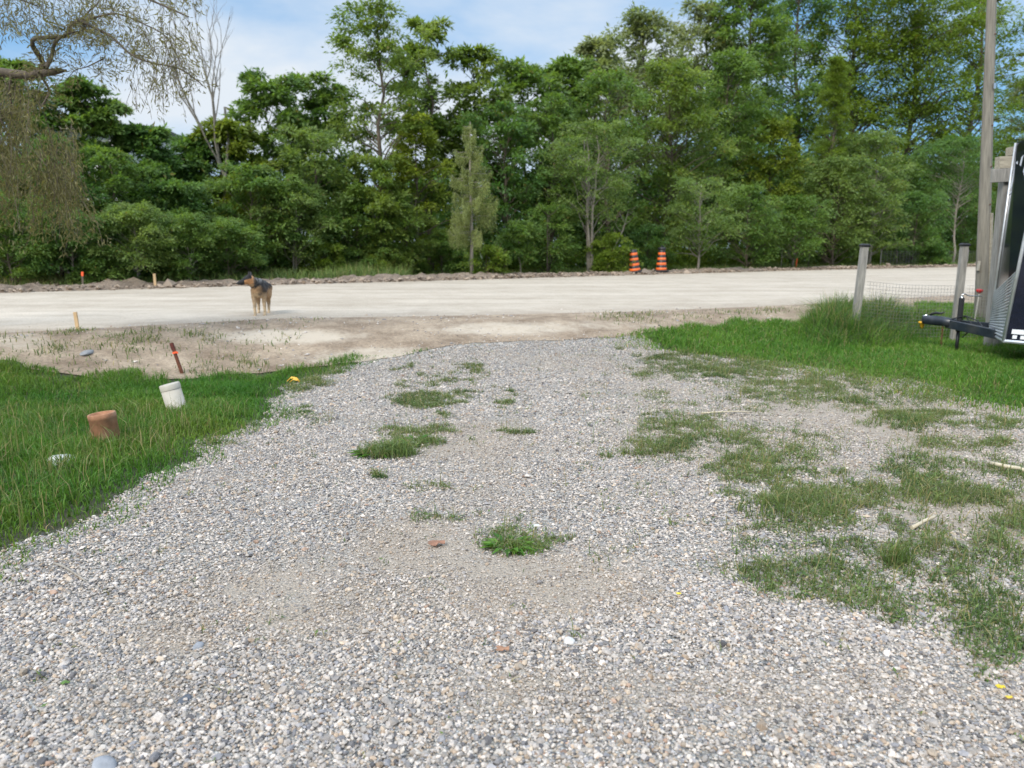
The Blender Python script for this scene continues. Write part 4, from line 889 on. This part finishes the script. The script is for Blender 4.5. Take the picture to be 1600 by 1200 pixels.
# individual weed clumps
def clump(px, py, n, rad, h, wd, label, pal, name='weed_clump', broad=0, cat='weed'):
    p = g3(px, py); r = np.random.default_rng(px); a = r.uniform(0, 6.28, n); q = rad * np.sqrt(r.random(n)); x, y = np.cos(a) * q * 1.5, np.sin(a) * q
    root = empty(name, p, label=label, cat=cat)
    V, F, C = blades(x, y, np.zeros(n), h * r.uniform(.5, 1.2, n) * (1.1 - q / rad * .5), r.uniform(.6, 1.4, n) * wd, gcol(n, pal, .08), .55, .8); np_mesh('grass_blades', V, F, GRASS, root, C)
    if broad:
        k = broad; a = r.uniform(0, 6.28, k); D = np.stack([np.cos(a), np.sin(a), r.uniform(.05, .6, k)], 1); P = np.stack([np.cos(a) * rad * .5, np.sin(a) * rad * .4, np.full(k, .02)], 1); P[:, 0] -= rad * .6
        ln = r.uniform(.07, .13, k); V, F = kites(P, D, np.tile([0, 0, 1.], (k, 1)), ln, ln * .3, .25); np_mesh('broad_leaves', V, F, GRASS, root, np.repeat(gcol(k, 'lush', 0), 4, 0))
    return root
clump(604, 712, 620, .15, .15, .006, 'largest green weed clump with broad leaves in the middle of the gravel', 'weed', broad=40)
clump(664, 694, 260, .12, .08, .005, 'smaller weed clump just right of the largest one', 'weed', broad=14)
clump(594, 748, 160, .035, .05, .005, 'tiny round dark tuft just below the largest weed clump', 'dark')
clump(815, 858, 420, .10, .05, .005, 'low leafy weed patch in the lower middle of the gravel', 'lush', broad=30)
clump(1403, 884, 120, .05, .17, .006, 'upright grassy tuft with arching blades in the right weeds', 'weed')
clump(1235, 800, 500, .22, .13, .005, 'tall seeding grass clump at the left of the right weeds', 'weed')
clump(478, 646, 90, .05, .05, .007, 'small isolated dark tuft near the left lawn corner', 'dark')

# ------------------------------------------------------------------ fence posts, mesh, pole, pergola
def W(px, py, y): d = ray(px, py); return Vector((d[0] * y / d[1], y, CAMH + d[2] * y / d[1]))
YP = 12.0
def fence_post(pt, pb, y, wd, label):
    t = W(*pt, y); b = W(*pb, y); d = (t - b).normalized(); gz = float(H(b.x, b.y)); b = b + d * ((gz - b.z) / d.z)
    root = empty('fence_post', b, (0, math.asin(d.x), 0), label, 'fence post', 'wood posts of the wire fence'); h = (t - b).length
    MB().box((0, 0, h / 2 - .1), (wd, wd, h + .2), bev=.008).build('post', GREYW, root)
    m = MB(); m.box((0, 0, h + .012), (wd + .03, wd + .03, .035), bev=.006); m.box((0, 0, h + .034), (wd + .01, wd + .01, .018), top=.8); m.build('cap', BLACKP, root)
    return b, t
b1_, t1_ = fence_post((1351, 385), (1338, 490), YP, .105, 'left grey wooden fence post with black cap, standing in tall grass')
b2_, t2_ = fence_post((1507, 384), (1494, 500), YP + .1, .10, 'right grey wooden fence post with black cap, behind the trailer jack')
fm = MB()
def wire_panel(a, b, z0, z1, step):
    n = int((b - a).length / step); nz_ = int((z1 - z0) / step)
    for i in range(1, n + 1):
        p = a.lerp(b, i / (n + 1)); gz = float(H(p.x, p.y)); s_ = Vector((.004 * math.sin(i * 1.7), 0, 0)); fm.tube([(p.x, p.y, gz + z0), (p.x + s_.x, p.y, gz + (z0 + z1) / 2), (p.x, p.y, gz + z1)], .0019, 3, False)
    for k in range(nz_ + 1):
        z = z0 + (z1 - z0) * k / nz_; P = []
        for i in range(9):
            p = a.lerp(b, i / 8); P.append((p.x, p.y, float(H(p.x, p.y)) + z - .015 * math.sin(i / 8 * math.pi)))
        fm.tube(P, .0022, 3, False)
wire_panel(Vector((b1_.x + .15, b1_.y, 0)), Vector((b2_.x + .02, b2_.y, 0)), .05, .93, .055)
wire_panel(Vector((b2_.x + .12, b2_.y, 0)), Vector((9.2, YP + .35, 0)), .05, .93, .055)
tag(fm.build('wire_fence', WIRE), 'square wire mesh strung between the two capped fence posts', 'wire fence')
# far wire fence under the trees
fm = MB(); xa, ya = depth_loc(1375, 2.2); xb, yb = depth_loc(1700, 2.2); A = Vector((xa, ya, 0)); Bv = Vector((xb, yb, 0)); n = 90
for i in range(n + 1):
    p = A.lerp(Bv, i / n); fm.tube([(p.x, p.y, .4), (p.x, p.y, 1.5)], .006, 3, False)
for k in range(9): fm.tube([(A.x, A.y, .5 + k * .12), (Bv.x, Bv.y, .5 + k * .12)], .006, 3, False)
ff = empty('far_wire_fence', (0, 0, 0), label='dark wire fence at the foot of the woods beyond the fence posts', cat='wire fence'); fm.build('wire_mesh', WIRE, ff)
for i in range(0, n + 1, 15):
    p = A.lerp(Bv, i / n); MB().tube([(p.x, p.y, .3), (p.x, p.y, 1.6)], .04, 6).build('post', GREYW, ff)

# utility pole
y = 13.6; b = W(1533, 490, y); t = W(1551.5, -60, y); d = (t - b).normalized(); gz = float(H(b.x, b.y)); b = b + d * ((gz - b.z) / d.z); Lp = 9.0
rt = empty('utility_pole', b, (0, math.asin(d.x), 0), 'tall weathered wooden utility pole at the right', 'utility pole')
rb = lambda z: .116 - .0075 * z
MB().tube([(0, 0, -.3)] + [(0, 0, z) for z in (0, 1.5, 3, 4.5, 6, 7.5, 9)], [rb(0)] + [rb(z) for z in (0, 1.5, 3, 4.5, 6, 7.5, 9)], 20).build('pole', POLEW, rt)
m = MB(); m.add([(rb(z) * .62 + dx, -rb(z) * .66 + dy, z) for z in (0.05, 1.1, 2.1) for dx, dy in ((0, -.035), (.055, -.002), (.035, .03), (-.02, .0))], [(i * 4 + k, i * 4 + (k + 1) % 4, i * 4 + 4 + (k + 1) % 4, i * 4 + 4 + k) for i in range(2) for k in range(4)]); m.build('ground_wire_moulding', BEAMW, rt)
MB().box((-rb(1.2) - .005, -.06, 1.18), (.02, .06, .17), Euler((0, R_(8), 0))).build('tag_plate', WHITEP, rt)
m = MB(); m.box((.03, -rb(1.0) - .0, 4.25), (.04, .03, .09)); m.build('bracket', CHROME, rt)
for zc in (2.25, 2.9, 3.6, 5.1): MB().tube([(0.03, -rb(zc) + .002, zc), (0.03, -rb(zc) - .012, zc)], .012, 8).build('bolt', RUST, rt)
# red-capped marker beside the pole
p = W(1523, 488, 12.6); p.z = float(H(p.x, p.y)); mk = empty('marker_post', p, (0, R_(3), 0), 'thin white marker stake with a red cap in front of the utility pole', 'marker')
zc = W(1522, 455, 12.6).z - p.z; MB().tube([(0, 0, -.1), (0, 0, zc)], .012, 8).build('shaft', WHITEP, mk); MB().lathe([(0, zc - .035), (.03, zc - .03), (.055, zc + .01), (.05, zc + .035), (0, zc + .04)], 14).build('cap', REDP, mk)

# timber frame (gate head) behind the trailer
y = 11.2; b = W(1551, 500, y); t = W(1572, 280, y); gz = float(H(b.x, b.y)); d = (t - b).normalized(); b = b + d * ((gz - b.z) / d.z); tz = t.z - b.z
pg = empty('timber_frame', b, (0, math.asin(d.x), 0), 'weathered timber frame with doubled head beams beside the trailer nose', 'timber frame')
MB().box((.0, 0, tz / 2), (.14, .14, tz + .1), bev=.006).build('post', GREYW, pg)
MB().box((.155, .05, tz / 2), (.13, .13, tz + .1), bev=.006).build('post', GREYW, pg)
MB().box((.97, -.098, tz + .075), (2.5, .05, .19), Euler((0, R_(-1.5), R_(0))), bev=.004).build('beam', GREYW, pg)
MB().box((1.1, .0, tz + .265), (2.5, .13, .17), Euler((0, R_(-1.5), R_(0))), bev=.004).build('beam', BEAMW, pg)
for i in range(4): MB().box((.36 + i * .6, .1, tz + .43), (.30, .6, .12), Euler((0, R_(-1.5), 0)), bev=.004).build('block', BEAMW, pg)
for bx2 in (.0, .16): MB().tube([(bx2, -.125, tz + .03), (bx2, -.09, tz + .03)], .014, 8).build('bolt', RUST, pg)
for ex in (2.2,): MB().box((ex, .0, tz / 2), (.15, .15, tz + .1), bev=.006).build('post', GREYW, pg)

# ------------------------------------------------------------------ enclosed trailer
P0 = Vector((6.84, 10.55)); yawd = Vector((.60, -.80)); nrm = Vector((-.80, -.60))      # backwards, and towards the drive side
z0t = float(H(P0.x, P0.y)); tr = empty('cargo_trailer', (P0.x, P0.y, z0t), label='black enclosed trailer with wedge nose and ribbed aluminium guard at the right edge', cat='trailer')
zb, zt_ = .36, 2.95; sl = .085
def tp(a, l, z):   # a back along trailer, l to the drive side, z up; the wedge leans back with height
    lean_ = (z - zb) * (.022 + .063 * a / .6 if a <= .61 else max(0, .085 * (1 - (a - .6)))); q = yawd * (a + lean_) + nrm * l; return Vector((q.x, q.y, z))
hw, nb = .95, .53; LT = 4.2
def quad(m, a, b, c_, d_, off=0.0):
    n_ = (b - a).cross(d_ - a).normalized() * off; m.add([a + n_, b + n_, c_ + n_, d_ + n_], [(0, 1, 2, 3)])
body = MB(); ring = lambda z: [tp(0, 0, z), tp(nb, hw, z), tp(LT, hw, z), tp(LT, -hw, z), tp(nb, -hw, z)]
V = ring(zb) + ring(zt_); body.add(V, [(k, (k + 1) % 5, 5 + (k + 1) % 5, 5 + k)[::-1] for k in range(5)] + [(0, 1, 2, 3, 4), (9, 8, 7, 6, 5)]); body.build('body', NAVY, tr)
def face_pt(s, z, off=0.0, side=1):   # on nose face: s 0 nose .. 1 corner
    a = tp(0, 0, z); b = tp(nb, hw * side, z); p = a.lerp(b, s); e = (b - a).normalized(); n_ = Vector((e.y, -e.x, 0)) * side; n_ = n_ if n_.dot(-Vector((yawd.x, yawd.y, 0))) > 0 else -n_
    return p + n_ * off
for side in (1, -1):
    gl = MB(); gl.add([face_pt(.02, .95, .006, side), face_pt(.98, 1.15, .006, side), face_pt(.98, zt_ - .03, .006, side), face_pt(.02, zt_ - .03, .006, side)], [(0, 1, 2, 3)]); gl.build('nose_panel', BLKG, tr)
    # ribbed stone guard with a slanted top
    rg = MB(); nR = 19; zs0 = zb + .02
    for i in range(nR):
        def ztop(s): return .93 + .33 * s
        f0, f1 = i / nR, (i + 1) / nR
        pr_ = [(f0, .008), (f0 + (f1 - f0) * .3, .03), (f0 + (f1 - f0) * .65, .03), (f1, .008)]
        for (fa, oa), (fb, ob) in zip(pr_[:-1], pr_[1:]):
            rg.add([face_pt(.02, zs0 + (ztop(0) - zs0) * fa, oa, side), face_pt(.97, zs0 + (ztop(1) - zs0) * fa, oa, side), face_pt(.97, zs0 + (ztop(1) - zs0) * fb, ob, side), face_pt(.02, zs0 + (ztop(0) - zs0) * fb, ob, side)], [(0, 1, 2, 3)])
    rg.build('stone_guard', ALU, tr)
    tm = MB(); tm.tube([face_pt(1, zb, .012, side), face_pt(1, zt_, .012, side)], .022, 8, smooth=True); tm.build('corner_trim', ALU, tr)
MB().tube([face_pt(0, zb, .01), face_pt(0, zt_, .01)], .014, 8).build('nose_trim', ALU, tr)
m = MB()
for a, b_ in ((tp(0, 0, zb - .01), tp(nb, hw, zb - .01)), (tp(nb, hw, zb - .01), tp(LT, hw, zb - .01)), (tp(0, 0, zb - .01), tp(nb, -hw, zb - .01)), (tp(LT, hw, zb - .01), tp(LT, -hw, zb - .01))): m.tube([a, b_], .024, 6, smooth=False)
m.build('bottom_rail', ALU, tr)
def side_pt(a, z, off=.004): p = tp(a, hw, z); q = nrm * off; return p + Vector((q.x, q.y, 0))
m = MB(); m.add([side_pt(nb + .06, zb + .09), side_pt(nb + .42, zb + .09), side_pt(nb + .42, zb + .15), side_pt(nb + .06, zb + .15)], [(0, 1, 2, 3)])
for k in range(4): m.add([side_pt(nb + .08 + k * .09, zb + .03), side_pt(nb + .13 + k * .09, zb + .03), side_pt(nb + .13 + k * .09, zb + .075), side_pt(nb + .08 + k * .09, zb + .075)], [(0, 1, 2, 3)])
m.build('badge', WHITEV, tr)
m = MB(); c0 = side_pt(nb + .42, zb + .28, .006); e = Vector((yawd.x, yawd.y, 0)); m.add([c0 + e * math.cos(k * .314) * .085 + Vector((0, 0, math.sin(k * .314) * .085)) for k in range(20)], [tuple(range(20))]); m.build('round_decal', WHITEV, tr)
m = MB(); c1 = c0 + Vector((nrm.x, nrm.y, 0)) * .003; m.add([c1 + e * (math.cos(k * .314) * .045) + Vector((0, 0, math.sin(k * .314) * .035)) for k in range(20)], [tuple(range(20))]); m.build('decal_mark', simple('faded_blue_print', (.35, .36, .45), .5, var=.3, scale=60, bmp=0), tr)
m = MB(); c0 = side_pt(nb + .45, zb + .62, .02); m.box(c0, (.09, .03, .05), Euler((0, 0, math.atan2(yawd.y, yawd.x))), bev=.008); m.build('marker_light', YELL, tr)
# lettering on the nose panel: white slanted N with a mark under it
lt = MB()
def poly2(pts, off=.011): 
    lt.add([face_pt(s, z, off) for s, z in pts], [tuple(range(len(pts)))])
zl = 2.33
for pts in ([(.10, 0), (.19, .02), (.30, .33), (.21, .31)], [(.21, .31), (.30, .33), (.42, .06), (.33, .04)], [(.33, .04), (.42, .06), (.53, .38), (.44, .36)], [(.58, .05), (.64, .06), (.70, .24), (.64, .23)], [(.66, .05), (.80, .08), (.84, .26), (.70, .23)], [(.08, -.06), (.84, .02), (.85, .045), (.09, -.035)], [(.36, -.16), (.40, -.155), (.43, -.07), (.39, -.075)]):
    poly2([((s - .07) * .8, zl + z * 1.1) for s, z in pts])
lt.build('lettering', WHITEV, tr)
# tongue
cz = .44; cp = Vector((-yawd.x * 1.12, -yawd.y * 1.12, 0)); cp = Vector((cp.x, cp.y, cz))
tg = MB(); ft = lambda a, l: Vector(((yawd * a + nrm * l).x, (yawd * a + nrm * l).y, 0))
for s_ in (1, -1):
    a = ft(-.58, .02 * s_) + Vector((0, 0, cz)); b_ = ft(.25, .46 * s_) + Vector((0, 0, cz - .06)); dv = (b_ - a); ang = math.atan2(dv.y, dv.x); tg.box((a + b_) / 2, (dv.length, .06, .125), Euler((0, math.asin(.06 / dv.length), ang)), bev=.006)
tg.build('tongue', STEEL, tr)
ANG = math.atan2(yawd.y, yawd.x)
cpl = MB(); c = ft(-.74, 0) + Vector((0, 0, cz + .02)); V = []; prof = [(-.20, .045, .0, .05), (-.17, .075, -.045, .075), (-.05, .075, -.055, .08), (.1, .06, -.06, .07), (.28, .10, -.06, .045)]
for a, w_, lo, hi in prof:
    for l, z in ((-w_, lo), (-w_, hi * .6), (-w_ * .6, hi), (w_ * .6, hi), (w_, hi * .6), (w_, lo)): V.append(c + ft(a, l) + Vector((0, 0, z)))
cpl.add(V, [(i * 6 + k, i * 6 + (k + 1) % 6, i * 6 + 6 + (k + 1) % 6, i * 6 + 6 + k) for i in range(4) for k in range(6)] + [tuple(range(6))[::-1], tuple(range(24, 30))], True); cpl.build('coupler', STEEL, tr)
m = MB(); m.tube([c + ft(-.205, -.03) + Vector((0, 0, .0)), c + ft(-.20, 0) + Vector((0, 0, .055)), c + ft(-.14, 0) + Vector((0, 0, .085))], [.012, .02, .014], 8); m.build('coupler_nose_edge', CHROME, tr)
m = MB(); m.tube([c + ft(-.1, 0) + Vector((0, 0, .09)), c + ft(-.02, 0) + Vector((0, 0, .125)), c + ft(.06, .0) + Vector((0, 0, .12)), c + ft(.1, 0) + Vector((0, 0, .145))], [.018, .02, .016, .01], 8); m.build('latch', BLACKP, tr)
m = MB(); p = c + ft(-.2, 0); m.lathe([(0, -.02), (.055, -.02), (.055, -.045), (.035, -.05), (.03, -.1), (.015, -.105), (.012, -.13), (0, -.13)], 14, tuple(p)); m.tube([p + ft(0, -.05) + Vector((0, 0, -.04)), p + ft(0, -.09) + Vector((0, 0, -.03))], .012, 6); m.build('coupler_lock', YELL, tr)
jk = MB(); jp = ft(-.42, 0); zl_ = .0
jk.box((jp.x, jp.y, .58), (.062, .062, .50), Euler((0, 0, ANG)), bev=.01); jk.tube([(jp.x, jp.y, .34), (jp.x, jp.y, .02)], .024, 12); jk.lathe([(0, 0), (.07, 0), (.07, .015), (.03, .03), (.024, .05)], 16, (jp.x, jp.y, 0.005)); jo = jk.build('jack', BLACKP, tr)
m = MB(); m.tube([(jp.x, jp.y, .83), (jp.x, jp.y, .87), (jp.x + .03, jp.y, .885), (jp.x + .1, jp.y, .855), (jp.x + .29, jp.y, .85)], .008, 8); m.lathe([(.02, .82), (.022, .84), (0, .85)], 12, (jp.x, jp.y, 0)); m.build('crank_handle', CHROME, jo)
m = MB()
m.tube([c + ft(.2, .05) + Vector((0, 0, .04)), c + ft(.4, .03) + Vector((0, 0, .11)), c + ft(.62, .14) + Vector((0, 0, .06)), c + ft(.8, .25) + Vector((0, 0, -.09)), c + ft(1.1, .4) + Vector((0, 0, -.14)), c + ft(1.45, .52) + Vector((0, 0, -.12))], .009, 6)
m.tube([c + ft(.28, -.05) + Vector((0, 0, .02)), c + ft(.4, .0) + Vector((0, 0, .10)), c + ft(.55, .10) + Vector((0, 0, -.02)), c + ft(.48, .12) + Vector((0, 0, -.14)), c + ft(.42, .1) + Vector((0, 0, -.2))], .008, 6)
m.build('cable', BLACKP, tr)
ch = MB(); q0 = c + ft(.12, .05) + Vector((0, 0, -.06))
for i in range(9):
    zc = q0.z - i * .032; P = [(q0.x + (.012 * math.cos(a) if i % 2 else 0), q0.y + (0 if i % 2 else .012 * math.cos(a)), zc + .02 * math.sin(a)) for a in [k * math.pi / 4 for k in range(9)]]; ch.tube(P, .0045, 5, False)
ch.build('safety_chain', RUST, tr)
for side in (1, -1):
    cw = ft(2.5, side * (hw + .02)) + Vector((0, 0, .33)); wh = MB(); Mr = Matrix.Rotation(ANG, 3, 'Z'); V = []
    def wheel(prof, n=28):
        V = []; 
        for r_, l_ in prof:
            for k in range(n): a = 2 * math.pi * k / n; V.append(cw + Mr @ Vector((r_ * math.cos(a), l_, r_ * math.sin(a))))
        return V, [(i * n + k, i * n + (k + 1) % n, (i + 1) * n + (k + 1) % n, (i + 1) * n + k) for i in range(len(prof) - 1) for k in range(n)]
    wr = empty('wheel', (0, 0, 0)); wr.parent = tr
    MB().add(*wheel([(.19, -.1), (.30, -.1), (.33, -.07), (.33, .07), (.30, .1), (.19, .1)]), True).build('tyre', RUBBER, wr)
    MB().add(*wheel([(.195, -.09), (.15, -.03), (.06, -.02), (.001, -.02), (.001, .02), (.06, .02), (.15, .03), (.195, .09)]), True).build('rim', WHITEP, wr)

# ------------------------------------------------------------------ dog
def dog():
    V, F = [], []
    def cone(a, b, ra, rb, n=14):
        a, b = Vector(a), Vector(b); bm = bmesh.new(); bmesh.ops.create_uvsphere(bm, u_segments=n, v_segments=10, radius=1)
        ax = (b - a).normalized() if (b - a).length > 1e-6 else Vector((0, 0, 1)); q = ax.to_track_quat('Z', 'Y').to_matrix(); base = len(V); bm.verts.index_update()
        for v in bm.verts: V.append((a + q @ v.co * ra) if v.co.z <= 0 else (b + q @ v.co * rb))
        for f in bm.faces: F.append([v.index + base for v in f.verts])
        bm.free()
    # x right in the photo, y away from the camera, z up
    cone((-.02, .06, .45), (.0, .24, .46), .120, .135); cone((.0, .24, .47), (.03, .5, .475), .135, .115); cone((.03, .5, .48), (.04, .62, .49), .115, .11)
    cone((-.02, .06, .42), (-.02, .02, .50), .105, .10); cone((-.01, .1, .55), (.0, .2, .575), .075, .07); cone((0, .2, .56), (.03, .55, .56), .07, .055)
    cone((-.03, .03, .53), (-.10, -.02, .595), .105, .085); cone((-.10, -.02, .595), (-.155, -.04, .63), .082, .074)
    cone((-.155, -.04, .635), (-.175, -.045, .63), .074, .068); cone((-.19, -.045, .615), (-.28, -.05, .585), .058, .040); cone((-.28, -.05, .585), (-.315, -.05, .575), .040, .032)
    cone((-.2, -.045, .585), (-.28, -.05, .553), .036, .018)
    cone((-.145, -.07, .68), (-.15, -.085, .765), .034, .008); cone((-.125, -.0, .68), (-.12, .01, .765), .034, .008)
    for s, f in ((-1, 0), (1, .03)):
        cx = -.015 + s * .078
        cone((cx * .8, .06, .44), (cx, .07, .33), .072, .048); cone((cx, .07, .33), (cx, .035 + f, .16), .042, .027); cone((cx, .035 + f, .16), (cx + .004, .03 + f, .05), .027, .024); cone((cx, .03 + f, .045), (cx - .004, -.02 + f, .026), .026, .028)
        hx = .035 + s * .085
        cone((hx * .9, .6, .46), (hx, .52, .33), .095, .062); cone((hx, .52, .33), (hx, .66, .19), .055, .030); cone((hx, .66, .19), (hx, .62, .05), .028, .024); cone((hx, .62, .045), (hx - .005, .57, .025), .025, .028)
    cone((.05, .70, .50), (.09, .80, .38), .045, .045); cone((.09, .80, .38), (.12, .84, .24), .045, .04); cone((.12, .84, .24), (.135, .83, .14), .038, .014)
    me = bpy.data.meshes.new('dog'); me.from_pydata([tuple(v) for v in V], [], F); tmp = bpy.data.objects.new('dog_tmp', me); COL.objects.link(tmp)
    md = tmp.modifiers.new('r', 'REMESH'); md.mode = 'VOXEL'; md.voxel_size = .009; sm = tmp.modifiers.new('s', 'SMOOTH'); sm.factor = .6; sm.iterations = 5
    dg = bpy.context.evaluated_depsgraph_get(); m2 = bpy.data.meshes.new_from_object(tmp.evaluated_get(dg)); bpy.data.objects.remove(tmp)
    n = len(m2.vertices); co = np.zeros(n * 3, np.float32); m2.vertices.foreach_get('co', co); co = co.reshape(-1, 3).astype(float); x, y, z = co.T
    nz_ = fbm(x * 1 + z * .7, y + z, 22, 5, 3) - .5
    co[:, 0] += (fbm(y, z, 60, 6, 2) - .5) * .008; co[:, 2] += (fbm(x, y, 60, 7, 2) - .5) * .008
    tan = np.array([.34, .21, .11]); cream = np.array([.47, .35, .22]); blk = np.array([.022, .02, .02]); rust_ = np.array([.40, .20, .085]); gry = np.array([.17, .16, .15])
    c = tan * np.ones((n, 1)); lowz = sst(.34, .1, z)[:, None]; c = c * (1 - lowz) + cream * lowz
    chest = (sst(.44, .36, z) * sst(.1, -.02, y))[:, None] * .7; c = c * (1 - chest) + cream * chest
    saddle = sst(.43, .49, z + nz_ * .12 - .04 * (y < .12)) * sst(-.12, -.04, x + nz_ * .05) * sst(.72, .6, y); c = c * (1 - saddle[:, None]) + blk * saddle[:, None]
    side = sst(.36, .42, z + nz_ * .12) * sst(-.02, .05, x + nz_ * .1) * sst(.3, .12, y) * sst(.30, .40, z) * .9 + sst(.40, .43, z + nz_ * .25) * sst(.50, .47, z) * sst(-.14, -.08, x) * 0; side = np.clip(side, 0, 1); c = c * (1 - side[:, None]) + blk * side[:, None]
    gm = saddle * sst(.55, .60, z) * sst(.45, .62, vnoise(x, y, 18, 9)); c = c * (1 - gm[:, None] * .8) + gry * gm[:, None] * .8
    hd = (x < -.085) & (z > .5) & (y < .06); hc = rust_ * np.ones((n, 1)); mz = (x < -.225) | ((z > .655 - .25 * (-x - .1)) & (x < -.11)); hc[mz] = blk; hc[(z > .70)] = blk * 1.6; ch_ = (z < .56) & (x > -.2); hc[ch_] = tan; c[hd] = hc[hd]
    tl = (y > .72); c[tl] = gry * .8; c = c * (1 + nz_[:, None] * .9) * np.random.default_rng(4).uniform(.7, 1.3, (n, 1))
    F2 = np.zeros(len(m2.polygons) * 4, np.int32); m2.polygons.foreach_get('vertices', F2)
    p = g3(408, 495.5); root = empty('dog', p, (0, 0, R_(17)), 'black and tan shepherd dog standing on the road with its head turned left', 'dog')
    np_mesh('body', co, F2.reshape(-1, 4), FUR, root, c, True)
    for yy_ in (-.093, .008): MB().lathe([(0, -.008), (.009, 0), (0, .008)], 10, (-.205, yy_, .632)).build('eye', BLACKP, root)
    MB().lathe([(0, -.016), (.017, -.006), (.017, .008), (0, .015)], 12, (-.345, -.05, .573)).build('nose', BLACKP, root)
    cl = MB(); cen = Vector((-.075, -.005, .575)); ax = Vector((-.07, -.05, .065)).normalized(); u = ax.orthogonal().normalized(); v = ax.cross(u)
    cl.tube([cen + u * math.cos(a) * .094 + v * math.sin(a) * .094 for a in [k * math.pi / 10 for k in range(21)]], .007, 6, False); cl.build('collar', BLACKP, root)
dog()
